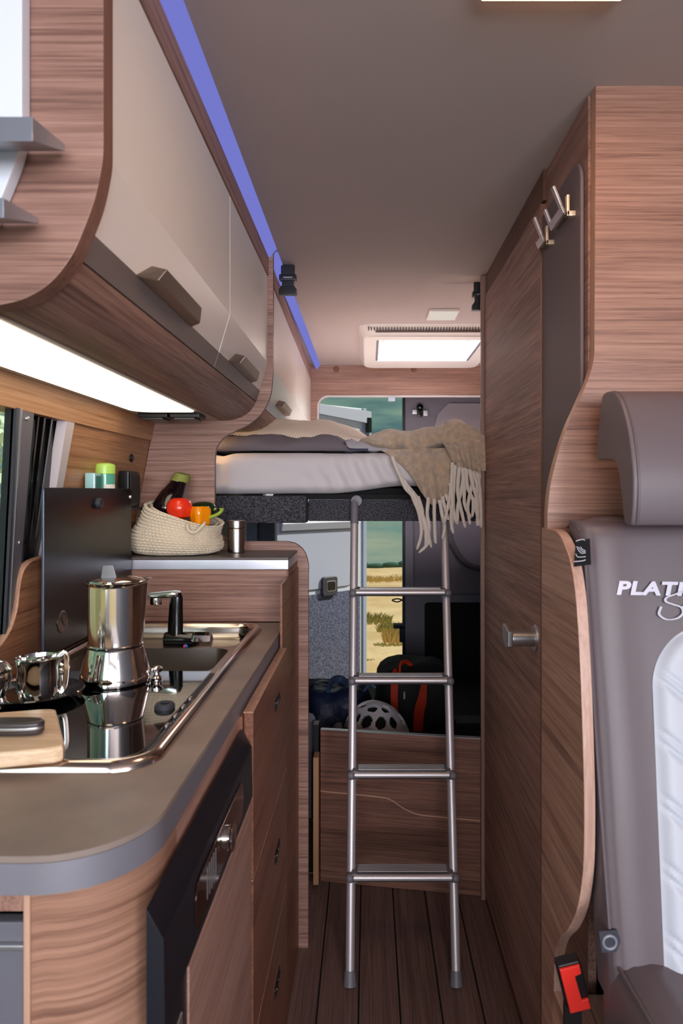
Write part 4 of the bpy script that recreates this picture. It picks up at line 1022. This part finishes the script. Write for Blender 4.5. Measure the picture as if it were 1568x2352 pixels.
TS = [((900, 1048), (918, 1095), (956, 1140), (972, 1185), (984, 1240), (962, 1270)), ((910, 1075), (930, 1120), (958, 1150), (975, 1200), (990, 1258)), ((925, 1100), (945, 1135), (962, 1180), (966, 1225), (958, 1262)),
      ((948, 1130), (960, 1160), (975, 1205), (977, 1250)), ((960, 1140), (970, 1175), (968, 1220)), ((985, 1142), (980, 1180), (985, 1215), (976, 1255)), ((997, 1146), (996, 1185), (1000, 1240), (1003, 1245)),
      ((1008, 1148), (1014, 1180), (1022, 1212), (1015, 1238)), ((1014, 1140), (1022, 1165), (1030, 1195)), ((1022, 1135), (1034, 1160), (1038, 1190), (1035, 1218)), ((1034, 1110), (1040, 1150), (1034, 1190), (1041, 1226)),
      ((1040, 1062), (1036, 1110), (1028, 1160), (1020, 1205)), ((1046, 1068), (1040, 1120), (1042, 1175), (1052, 1205)), ((1054, 1072), (1050, 1130), (1062, 1180), (1068, 1212)),
      ((1060, 1074), (1066, 1120), (1068, 1160), (1080, 1190)), ((1070, 1076), (1074, 1118), (1086, 1150), (1083, 1188)), ((1078, 1078), (1086, 1112), (1094, 1150), (1098, 1195)),
      ((1086, 1082), (1096, 1120), (1090, 1160), (1104, 1210)), ((1096, 1085), (1101, 1130), (1104, 1170), (1106, 1214)), ((1100, 1088), (1098, 1140), (1097, 1185), (1096, 1208)), ((1064, 1074), (1060, 1120), (1052, 1165), (1050, 1200)), ((1090, 1082), (1082, 1125), (1074, 1165), (1078, 1205))]
for i, q in enumerate(TS):
    yo = DY-.010-.006*random.random()-(.012 if q[0][0] > 1030 else 0)
    g = G(); g.tube([at(x+1.2*math.sin(k*2+i), y, yo+.003*math.sin(k+i)) for k, (x, y) in enumerate(q)], lambda t: .0060-.0012*t if t < .93 else .0060-.0012*t-.04*(t-.93), 9, smooth=6)
    for v in g.bm.verts: v.co += Vector((1, 0, 1))*.0009*noise.noise(v.co*320)
    g.build('tassel', tassel_m, th, angle=180)

# rear wooden frame with rounded opening
outl = [(-.70, 1.24), (1.05, 1.24), (1.05, 1.914), (-.70, 1.914)]
ho = rrect(-.262, .98, 1.27, 1.752, .055, 8)
rf = thing('rear_frame', 'wooden frame with a rounded opening at the rear end of the bed', 'frame', (.2, 3.6, 1.3))
G().prism(outl, 'y', 3.58, 3.60, holes=[ho], side=0).build('panel', wood('veneer_rear', 'x', dark=(106, 76, 66), mid=(146, 110, 96), lite=(170, 132, 116), seed=1.5), rf)
O2 = rrect(-.266, .984, 1.266, 1.756, .058, 8)
G().prism(O2, 'y', 3.577, 3.606, holes=[rrect(-.258, .976, 1.274, 1.748, .052, 8)]).build('edge_trim', mat('white_bead', (206, 200, 198), .4), rf)
for px in (772, 950):
    p = at(px, 848, 3.58); G().lathe([(.0001, -.003), (.015, -.002), (.016, 0)], (p.x, 3.58, p.z), 'y', 20).build('cover_cap', mat('cap_brown', (104, 68, 52), .5), rf)
p = at(899, 917, 3.575); G().box(p.x-.018, p.x+.018, 3.565, 3.575, p.z-.012, p.z+.012, bev=.002).build('clip', lightgrey, rf)

# rear doors
RD = thing('rear_door', 'closed grey right rear door of the van with dark lining', 'door', (.6, 3.95, 0))
dgrey = mat('rear_door_grey', (128, 122, 134), .5)
G().box(.206, 1.04, 3.93, 3.97, .0, 1.86, bev=.01).build('shell', dgrey, RD)
G().box(.199, .214, 3.925, 3.985, -.2, 1.87, bev=.003).build('edge_seal', mat('edge_seal', (22, 28, 42), .6), RD)
G().prism(rrect(.30, 1.0, 1.22, 1.80, .06), 'x', 0, 1).bm.free() if False else None
g = G(); g.prism([(.275, 1.50), (.34, 1.50), (.40, 1.70), (.46, 1.76), (1.0, 1.76), (1.0, 1.22), (.275, 1.22)], 'y', 3.915, 3.93, bev=.004); g.build('upper_lining', mat('warm_grey_plastic', (168, 158, 166), .55), RD)
g = G(); g.prism(rrect(.26, 1.0, .66, 1.16, .06), 'y', 3.905, 3.93, bev=.01, seg=3); g.build('storage_moulding', mat('moulding_grey', (118, 108, 120), .5), RD)
g = G(); g.tube([(.46, 3.90, 1.12), (.47, 3.895, .98), (.56, 3.895, .84), (.72, 3.895, .81), (.98, 3.895, .80)], .018, 10, smooth=6); g.build('moulding_ridge', mat('moulding_dark', (96, 88, 96), .5), RD)
g = G(); g.prism(rrect(.325, 1.0, -.05, .615, .02), 'y', 3.905, 3.93, bev=.004); g.build('lower_lining', mat('lining_black', (8, 8, 11), .8), RD)
p = at(964, 940, 3.91); g = G(); g.ball((p.x, 3.905, p.z+.012), .020, 16, (1, .6, 1)); g.box(p.x-.014, p.x+.014, 3.885, 3.912, p.z-.045, p.z, bev=.004); g.build('latch', blackg, RD)
g = G(); g.box(p.x-.045, p.x-.016, 3.90, 3.914, p.z-.03, p.z-.002, bev=.003); g.box(p.x+.018, p.x+.046, 3.90, 3.914, p.z-.04, p.z-.006, bev=.003); g.build('latch_plate', silver, RD)
p = at(912, 1378, 3.93); g = G(); g.tube([(p.x+.03, 3.93, p.z), (p.x, 3.92, p.z+.008), (p.x-.03, 3.92, p.z), (p.x, 3.92, p.z-.010), (p.x+.03, 3.93, p.z)], .004, 8, smooth=4)
g.build('striker', mat('edge_seal', (22, 28, 42)), RD)
g = G(); q = at(917, 1437, 3.93); g.box(q.x-.035, q.x+.03, 3.90, 3.95, q.z-.012, q.z+.012, bev=.002); g.box(q.x+.0, q.x+.03, 3.90, 3.95, q.z-.09, q.z, bev=.002); g.build('lock_bracket', mat('edge_seal', (22, 28, 42)), RD)

# left rear door swung outwards
LD = thing('rear_door', 'open light grey left rear door with handle and felt lining', 'door', (-.6, 4.0, 0))
ca, sa = math.cos(R(41)), math.sin(R(41))
def ldm(g):
    for v in g.bm.verts:
        s_, d, z = v.co; v.co = Vector((-.6+ca*s_+sa*d, 4.0+sa*s_-ca*d, z))    # d = towards the inside
    return g
def q_(g): return ldm(g)
white_pl = mat('door_white', (196, 204, 220), .38)
g = G(); g.box(.0, .76, -.03, .0, -.25, 1.80, bev=.008); q_(g).build('shell', white_pl, LD)
g = G(); g.prism(rrect(.07, .70, .645, 1.20, .10, 8), 'y', .0, .012, bev=.010, seg=3); q_(g).build('moulding', mat('door_moulding', (168, 176, 196), .4), LD)
g = G(); g.prism([(.0, 1.085), (.035, 1.085), (.045, 1.06), (.03, 1.02), (.0, 1.01)], 'x', .09, .68, bev=.004); q_(g).build('pocket', lightgrey, LD)
g = G(); g.box(.02, .72, .0, .008, -.20, .615, bev=.003); q_(g).build('felt_lining', felt_door, LD)
hb = G(); hb.prism(rrect(.395, .515, .60, .72, .02, 5), 'y', .008, .032, bev=.006, seg=3); hb = q_(hb).build('handle', mat('handle_grey', (58, 58, 68), .4), LD)
g = G(); g.prism(rrect(.425, .498, .628, .694, .012, 4), 'y', .030, .0345, bev=.001); q_(g).build('grip_rim', silver, hb)
g = G(); g.prism(rrect(.430, .493, .633, .689, .010, 4), 'y', .0335, .036, bev=.0005); q_(g).build('grip_recess', black, hb)
g = G(); g.box(.742, .775, -.035, .012, -.25, 1.80, bev=.006); q_(g).build('edge', mat('edge_blue_grey', (150, 166, 190), .35), LD)
g = G(); g.prism([(.30, 1.80), (.80, 1.78), (.80, 1.60), (.78, 1.58), (.78, 1.70), (.30, 1.74)], 'y', .0, .03, bev=.004); q_(g).build('top_frame', lightgrey, LD)
g = G(); g.box(.76, .80, .012, .035, 1.64, 1.74, bev=.006); q_(g).build('latch', blackg, LD)
# pillars at the left of the rear opening
struct(G().box(-.78, -.60, 3.9, 3.99, -.2, 1.9), 'wall_rear', mat('pillar_blue_grey', (120, 130, 150), .5))
g = G(); g.box(-.615, -.52, 3.82, 3.90, .17, 1.2, bev=.01); struct(g, 'trim_4', mat('pillar_dark', (64, 72, 88), .5))
struct(G().box(-.78, 1.08, 3.9, 4.0, 1.86, 1.97), 'trim_5', lightgrey)

# ================================================================== skylight and ceiling fittings
sl = thing('roof_hatch', 'cream framed roof hatch with milky pane above the bed', 'skylight', (.25, 3.0, 1.9))
def frame_hatch():
    g = G(); o0 = rrect(-.040, .56, 2.70, 3.46, .06, 6)
    top = [(x, y) for x, y in o0]; low = rrect(-.022, .545, 2.745, 3.44, .05, 6); inn = rrect(.035, .475, 2.80, 3.24, .008, 6)
    R0 = [g.bm.verts.new((x, y, CZ)) for x, y in top]; R1 = [g.bm.verts.new((x, y, 1.880)) for x, y in low]; R1b = [g.bm.verts.new((x*.97+.008, y*.995+.015, 1.874)) for x, y in low]
    R2 = [g.bm.verts.new((x, y, 1.872)) for x, y in inn]; R3 = [g.bm.verts.new((x, y, 2.0)) for x, y in inn]
    for a, b in ((R0, R1), (R1, R1b), (R1b, R2), (R2, R3)):
        for k in range(len(a)): g._f((a[k], a[(k+1) % len(a)], b[(k+1) % len(a)], b[k]))
    return g
frame_hatch().build('frame', mat('hatch_cream', (226, 216, 208), .5), sl, angle=40)
g = G(); g.box(.03, .48, 2.72, 2.735, 1.888, 1.893)
for k in range(44): g.box(.0+.0115*k, .004+.0115*k, 2.712, 2.722, 1.893, 1.907)
g.build('vent_grille', mat('vent_brown', (96, 76, 70), .6), sl)
G().box(.036, .046, 2.80, 3.24, 1.873, 1.90, bev=.001).build('blind_rail', mat('rail_grey', (120, 118, 128), .4), sl)
G().box(.464, .474, 2.80, 3.24, 1.873, 1.90, bev=.001).build('blind_rail', mat('rail_grey', (120, 118, 128), .4), sl)
G().box(.065, .445, 3.00, 3.03, 1.925, 1.935, bev=.003).build('blind_bar', cream_pl, sl)
g = G(); g.box(.060, .072, 2.99, 3.05, 1.915, 1.945, bev=.003); g.box(.438, .450, 2.99, 3.05, 1.915, 1.945, bev=.003); g.build('blind_end', cream_pl, sl)
def dome(u, v):
    x = .0+.52*u; y = 2.76+.52*v; return Vector((x, y, 1.99+.05*math.sin(math.pi*u)*math.sin(math.pi*v)))
g = G(); g.grid(dome, 14, 14); g.build('acrylic_dome', dome_m, sl, angle=180)
# flat square lamp by the hatch
cl = thing('ceiling_lamp', 'small flat square lamp in the ceiling beside the roof hatch', 'lamp', (.26, 2.56, 1.914))
p0, p1 = at(993, 702, 2.435), at(1054, 702, 2.435)
G().box(.222, .332, 2.475, 2.605, 1.905, 1.9148, bev=.002).build('rim', cream_pl, cl)
G().box(.227, .327, 2.480, 2.600, 1.9035, 1.9055, bev=.001).build('diffuser', emit('soft_lamp_diffuser', (236, 222, 210), .85), cl)
# lamp at the top of the picture
cl = thing('ceiling_lamp', 'bright warm ceiling lamp cut by the top edge of the picture', 'lamp', (.24, .85, 1.91))
G().box(.142, .342, .70, .908, 1.903, 1.9148, bev=.003).build('rim', cream_pl, cl)
G().box(.150, .334, .71, .903, 1.8995, 1.9035, bev=.001).build('diffuser', lamp_light, cl)

# black clips hanging from the ceiling
def clip(px, lab, Y):
    p = at(px, 634, Y); p.z = 1.865
    t = thing('strap_clip', lab, 'clip', p, 'black strap clips under the ceiling')
    G().box(p.x-.020, p.x+.020, Y-.006, Y+.006, 1.880, 1.9145, bev=.002).build('strap', black, t)
    g = G(); g.box(p.x-.025, p.x+.025, Y-.010, Y+.010, 1.868, 1.886, bev=.003); g.box(p.x-.017, p.x+.017, Y-.008, Y+.008, 1.848, 1.870, bev=.002); g.build('buckle', black, t)
    G().prism([(p.x-.019, 1.852), (p.x+.019, 1.852), (p.x+.026, 1.842), (p.x+.026, 1.826), (p.x-.026, 1.826), (p.x-.026, 1.842)], 'y', Y-.009, Y+.009, bev=.002).build('tongue', black, t)
    G().box(p.x-.012, p.x+.014, Y-.0115, Y-.0105, 1.874, 1.877).build('lever_line', silver, t)
clip(661, 'black strap clip hanging from the ceiling near the violet strip', 2.0)
clip(1102, 'black strap clip hanging from the ceiling, half hidden by the corner post', 2.17)

# ================================================================== low storage and luggage
low = thing('low_front', 'low wooden storage front with a curved groove below the bed', 'cabinet', (.1, 2.15, 0))
rot = Matrix.Rotation(math.atan2(2.108-2.19, .356+.153), 3, 'Z'); piv = (-.153, 2.19, 0)
gr = t2([(-.17, .290), (-.06, .288), (.04, .284), (.075, .278), (.12, .252), (.165, .238), (.22, .236), (.41, .232)], 5)
W_ = .513
gr = [( -.153, .291)]+[(x, z) for x, z in gr if x > -.15 and x < -.153+W_-.002]+[(-.153+W_, .233)]
G().prism([(-.153, .486), (-.153+W_, .486)]+[(x, z+.0016) for x, z in reversed(gr)], 'y', 2.19, 2.206, bev=.0008, side=0, rot=rot, piv=piv).build('upper_panel', wxl, low)
G().prism([(-.153+W_, .001), (-.153, .001)]+[(x, z-.0016) for x, z in gr], 'y', 2.19, 2.206, bev=.0008, rot=rot, piv=piv).build('lower_panel', wxl, low)
g = G(); g.box(-.153, -.153+W_, 2.1908, 2.2055, .22, .30, rot=rot, piv=piv); g.build('groove_back', mat('groove_pale', (206, 160, 132), .6), low)
g = G(); g.box(-.153, -.153+W_, 2.189, 2.207, .4865, .4885, rot=rot, piv=piv); g.build('top_edge', silver, low)
G().box(-.173, -.156, 2.150, 2.20, .012, .413, bev=.001).build('end_board', mat('pale_wood_edge', (176, 128, 92), .55), low)
G().box(-.176, -.160, 2.20, 2.24, 0, .50).build('end_wall', black, low)
tag(G().prism([(-.26, .10), (-.188, .10), (-.186, .36), (-.174, .50), (-.182, .513), (-.26, .54)], 'y', 2.26, 2.27, bev=.002).build('side_flap', greyplast), 'grey flap standing at the left of the low storage', 'flap')

def lump(name, label, cat, x0, x1, y0, y1, z0, z1, m, seed, amp=.02, pw=3.0):
    t = thing(name, label, cat, ((x0+x1)/2, (y0+y1)/2, z0)); g = G()
    b = bmesh.new(); bmesh.ops.create_uvsphere(b, u_segments=48, v_segments=32, radius=1)
    for v in b.verts:
        c = v.co; n = (abs(c.x)**pw+abs(c.y)**pw+abs(c.z)**pw)**(-1/pw); c = c*n
        d = 1+amp*8*nz(c.x*1.6+seed, c.y*1.6, c.z*1.6)+amp*3*abs(nz(c.x*5, c.y*5+seed, c.z*5))
        v.co = Vector(((x0+x1)/2+c.x*d*(x1-x0)/2, (y0+y1)/2+c.y*d*(y1-y0)/2, max(z0+.001, (z0+z1)/2+c.z*d*(z1-z0)/2)))
    g.merge(b); g.build('body', m, t, angle=180); return t
nv = lump('duffel_bag', 'crumpled navy duffel bag behind the low storage front', 'bag', -.27, .02, 2.62, 2.90, .171, .478, mat('navy_nylon', (28, 40, 72), .5, bump=.6, bscale=30, bdist=.01), 2, .022, 2.6)
g = G(); g.tube([at(752, 1585, 2.66), at(765, 1562, 2.72), at(785, 1561, 2.74), at(800, 1575, 2.70)], .008, 8, smooth=5, flat=2); g.build('carry_loop', mat('navy_strap', (60, 78, 112), .5), nv)
g = G(); g.tube([at(835, 1588, 2.66), at(850, 1572, 2.68), at(862, 1580, 2.68)], .006, 8, smooth=5); g.build('carry_loop', mat('navy_strap', (60, 78, 112)), nv)
tag(G().box(.05, .60, 2.45, 2.72, .171, .305, bev=.03, seg=4).build('black_pouch', mat('soft_black', (14, 14, 17), .8)), 'flat black bag on the garage floor under the helmet', 'bag')
bp = lump('travel_bag', 'black travel bag with orange straps in the rear storage', 'bag', .035, .36, 2.80, 3.10, .171, .525, mat('soft_black', (14, 14, 17)), 5, .008, 4)
orange = mat('strap_orange', (232, 66, 22), .6)
def strap(P, w, Yd):
    g = G(); pts = tess([at(*p) for p in P], 6); L_, R_ = [], []
    ws = [w*(1+.0*i) for i in range(len(pts))]
    for i, p in enumerate(pts):
        f = i/(len(pts)-1); ww = interp(Yd, f)
        L_.append(g.bm.verts.new(p+Vector((-ww, 0, 0)))); R_.append(g.bm.verts.new(p+Vector((ww, .004, 0))))
    for i in range(len(pts)-1): g._f((L_[i], R_[i], R_[i+1], L_[i+1]))
    bmesh.ops.solidify(g.bm, geom=g.bm.faces[:], thickness=.003)
    return g.build('strap', orange, bp)
strap([(907, 1536, 2.80), (906, 1560, 2.765), (905, 1600, 2.75), (906, 1640, 2.745)], 1, [(0, .006), (.3, .015), (1, .014)])
strap([(975, 1555, 2.77), (970, 1600, 2.75), (962, 1640, 2.745), (960, 1700, 2.74)], 1, [(0, .008), (.5, .022), (1, .018)])
g = G(); g.tube([at(918, 1560, 2.77), at(918, 1530, 2.80), at(925, 1521, 2.83), at(935, 1521, 2.86), at(945, 1530, 2.88)], .006, 8, smooth=5, flat=1.6); g.build('carry_handle', orange, bp)
g = G(); g.box(.145, .152, 2.80, 2.806, .40, .43); g.build('zip_pull', silver, bp)
# bicycle helmet
hc = Vector((.030, 2.55, .318))
he = thing('bicycle_helmet', 'pale grey bicycle helmet with oval vents on the black bag', 'helmet', hc)
def hel(th, ph, k=1.0):
    x, y, z = math.cos(th)*math.cos(ph), math.sin(th)*math.cos(ph), math.sin(ph)
    return Vector((x*.118*k, y*.085*k, z*.142*k*(1-.10*x)))
g = G(); NU, NV = 160, 56
vents = []
for ph, ths, a_, b_ in ((65, (-160, -105, -50, 10, 70, 125), .15, .10), (40, (-172, -142, -112, -80, -48, -14, 25, 70, 110, 150), .165, .115), (15, (-160, -126, -90, -54, -18, 20, 60, 100, 140), .24, .095)):
    for t in ths: vents.append((R(t), R(ph), a_, b_))
vv = [[g.bm.verts.new(Vector(hc)+hel(2*math.pi*i/NU, R(-4)+(math.pi/2+R(3.0))*j/(NV-1))) for i in range(NU)] for j in range(NV)]
for j in range(NV-1):
    for i in range(NU):
        th_, ph_ = 2*math.pi*(i+.5)/NU, R(-4)+(math.pi/2+R(3.0))*(j+.5)/(NV-1)
        cut = False
        for (a, b, s1, s2) in vents:
            d = (th_-a+math.pi) % (2*math.pi)-math.pi
            if ((d*math.cos(b))/s1)**2+((ph_-b-.35*d*math.cos(b)*.6)/(s2*1.5))**2 < 1: cut = True; break
        if not cut: g._f((vv[j][i], vv[j][(i+1) % NU], vv[j+1][(i+1) % NU], vv[j+1][i]))
bmesh.ops.recalc_face_normals(g.bm, faces=g.bm.faces[:])
bmesh.ops.solidify(g.bm, geom=g.bm.faces[:], thickness=-.010)
loose = [v for v in g.bm.verts if not v.link_faces]; bmesh.ops.delete(g.bm, geom=loose, context='VERTS')
g.build('shell', mat('helmet_grey', (206, 202, 210), .3, coat=.4), he, angle=50)
g = G(); g.grid(lambda u, v: hc+hel(2*math.pi*u, R(-4)+(math.pi/2+R(3.9))*v, .84), 48, 20, True); g.build('inner_foam', mat('foam_black', (12, 12, 14), .8), he, angle=180)
g = G(); g.tube([hc+Vector((-.118, -.03, .06)), hc+Vector((-.06, -.082, .035)), hc+Vector((.01, -.098, .0)), hc+Vector((.06, -.088, -.012))], .009, 8, smooth=5, flat=.5); g.build('strap', black, he)
g = G(); g.prism(t2([(hc.x-.15, hc.z+.055), (hc.x-.165, hc.z+.04), (hc.x-.16, hc.z+.01), (hc.x-.13, hc.z-.008), (hc.x-.112, hc.z+.0), (hc.x-.125, hc.z+.03), (hc.x-.13, hc.z+.055)], 4), 'y', hc.y-.03, hc.y+.05, bev=.004); g.build('visor', mat('helmet_grey', (206, 202, 210)), he)
# low grey box with sockets
sb = thing('socket_box', 'low grey box with two round sockets at the right of the rear storage', 'box', (.5, 3.0, .171))
G().box(.375, .85, 2.92, 3.02, .171, .262, bev=.004).build('casing', mat('socket_grey', (66, 62, 72), .5), sb)
for dz in (0, -.022):
    p = at(1055, 1655, 2.915); G().lathe([(.003, -.002), (.006, -.003), (.008, 0)], (.402, 2.919, .243+dz), 'y', 16).build('socket', black, sb)

# reading lamp over the bed corner (hidden behind the divider)
rl = thing('reading_lamp', 'small round reading lamp low on the wall behind the divider', 'lamp', (-.60, 2.10, 1.50))
G().lathe([(.0001, -.006), (.02, -.006), (.022, 0)], (-.56, 2.12, 1.445), 'z', 20).build('body', silver, rl)
light('POINT', 'reading_lamp_light', (-.52, 2.10, 1.425), energy=.45, color=(1, .66, .30), size=.015)

r2 = thing('reading_lamp', 'small round reading lamp over the right end of the bed, behind the bathroom', 'lamp', (.62, 2.118, 1.6))
G().lathe([(.0001, .030), (.016, .028), (.022, 0), (.024, 0)], (.62, 2.107, 1.6), 'y', 20).build('body', silver, r2)
light('POINT', 'reading_lamp_right_light', (.60, 2.17, 1.60), energy=.9, color=(1, .78, .52), size=.02)

# ================================================================== OUTDOORS
sand_m = mat('sand', (208, 184, 144), .95, bump=.5, bscale=6, bdist=.04, var=(190, 162, 118), vscale=1.2)
def gz(x, y):
    h = -.62
    if y > 8: h -= .062*(y-8)+.0004*(y-8)**2
    h += .10*nz(x*.25, y*.35, 3)*min(1, max(0, (y-6)/4))+.04*nz(x*1.1, y*1.6, 8)*min(1, max(0, (y-5)/4))
    h += .10*math.exp(-((y-27)/2.5)**2)*(1+.8*nz(x*.8, 2, 2))
    return h
g = G(); g.grid(lambda u, v: Vector((-14+28*u, 4.2+27*v*v+1*v, gz(-14+28*u, 4.2+27*v*v+v))), 90, 160)
struct(g, 'ground_sand', sand_m, angle=180)
struct(G().box(-14, 14, -20, 4.25, -.7, -.62), 'ground', sand_m)
def gy(px, py):
    lo, hi = 5.0, 31.0
    for _ in range(40):
        m_ = (lo+hi)/2; p = at(px, py, m_)
        if p.z > gz(p.x, m_): lo = m_
        else: hi = m_
    return at(px, py, lo)
gm = mat('dune_grass', (150, 156, 96), .8, var=(190, 170, 106), vscale=20); gm2 = mat('dry_grass', (222, 188, 124), .8)
def tuft(px, py, h, w_, n, m, lab, seed):
    random.seed(seed); c = gy(px, py); g = G()
    for k in range(n):
        a = random.uniform(0, 6.28); r = w_*math.sqrt(random.random()); x = c.x+r*math.cos(a); y = c.y+r*.5*math.sin(a); z = gz(x, y)-.01
        hh = h*random.uniform(.5, 1); dx = random.uniform(-.6, .6)*hh; b = random.uniform(.004, .009)*c.y/10
        v = [g.bm.verts.new((x-b, y, z)), g.bm.verts.new((x+b, y, z)), g.bm.verts.new((x+b+dx*.4, y, z+hh*.6)), g.bm.verts.new((x-b+dx*.4, y, z+hh*.6)), g.bm.verts.new((x+dx, y, z+hh))]
        g._f((v[0], v[1], v[2], v[3])); g._f((v[3], v[2], v[4]))
    tag(g.build('grass_tuft', m, recalc=False), lab, 'grass')
tuft(850, 1428, .16, .35, 260, gm, 'green grass clump on the beach beside the open rear door', 1)
tuft(905, 1452, .18, .25, 240, gm, 'green grass clump on the beach beside the closed rear door', 2)
tuft(908, 1476, .22, .16, 240, gm2, 'dry golden grass clump on the beach in front of the green one', 3)
tuft(890, 1483, .05, .18, 120, gm, 'low green grass on the sand below the golden clump', 4)
tuft(870, 1336, .22, 1.2, 260, gm2, 'band of dry grass on the far dune crest', 5)
tuft(840, 1516, .03, .09, 50, gm, 'tiny grass patch on the sand nearest the van', 6)
# far tree line
g = G(); random.seed(4)
for k in range(26):
    x = -9+.72*k; h = .25+.2*random.random(); g.ball((x, 31.6, gz(x, 31)+.05), .5, 10, (1.0, .3, h+.1*(k in (11, 12))))
o = g.build('far_trees', mat('far_green', (58, 92, 84), .9)); o['kind'] = 'stuff'; tag(o, 'dark green line of bushes on the horizon', 'bushes')

# farthest bush shows in the side window; nearer ones unseen, added for reflections
bush_m = mat('bush_leaves', (236, 242, 226), .7, var=(196, 216, 190), vscale=3)
for i, (bx_, by_, lab) in enumerate(((-6.3, 12.4, 'pale green bush outside the side window, the farthest one'), (-6.0, 6.9, 'pale green bush added for reflections left of the van beside the window'), (-6.2, 1.5, 'pale green bush added for reflections left of the van level with the kitchen'), (-6.0, -4.0, 'pale green bush added for reflections left of the van level with the cab'))):
    random.seed(20+i); t = thing('bush', lab, 'bush', (bx_, by_, -.65)); g = G()
    for k in range(2600):
        a, b = random.uniform(0, 6.283), random.random(); r = 1.0-.35*random.random()**2
        ph = math.asin(2*b-1); c = Vector((bx_+1.5*r*math.cos(a)*math.cos(ph), by_+2.5*r*math.sin(a)*math.cos(ph), 1.3+1.9*r*math.sin(ph)))
        d1 = Vector((random.uniform(-1, 1), random.uniform(-1, 1), random.uniform(-1, 1))).normalized(); d2 = d1.orthogonal().normalized(); q = random.uniform(.07, .14)
        g._f([g.bm.verts.new(c+d1*q), g.bm.verts.new(c+d2*q*.55), g.bm.verts.new(c-d1*q), g.bm.verts.new(c-d2*q*.55)])
    g.build('foliage', bush_m, t, recalc=False, flat=True)
    g = G()
    for k in range(5): g.tube([(bx_+.1*k-.2, by_, -.65), (bx_+.3*(k-2), by_+.25*(k-2), .3), (bx_+.45*(k-2), by_+.5*(k-2), 1.2)], .05, 8, smooth=4)
    g.build('stems', mat('bark', (110, 90, 74), .9), t)
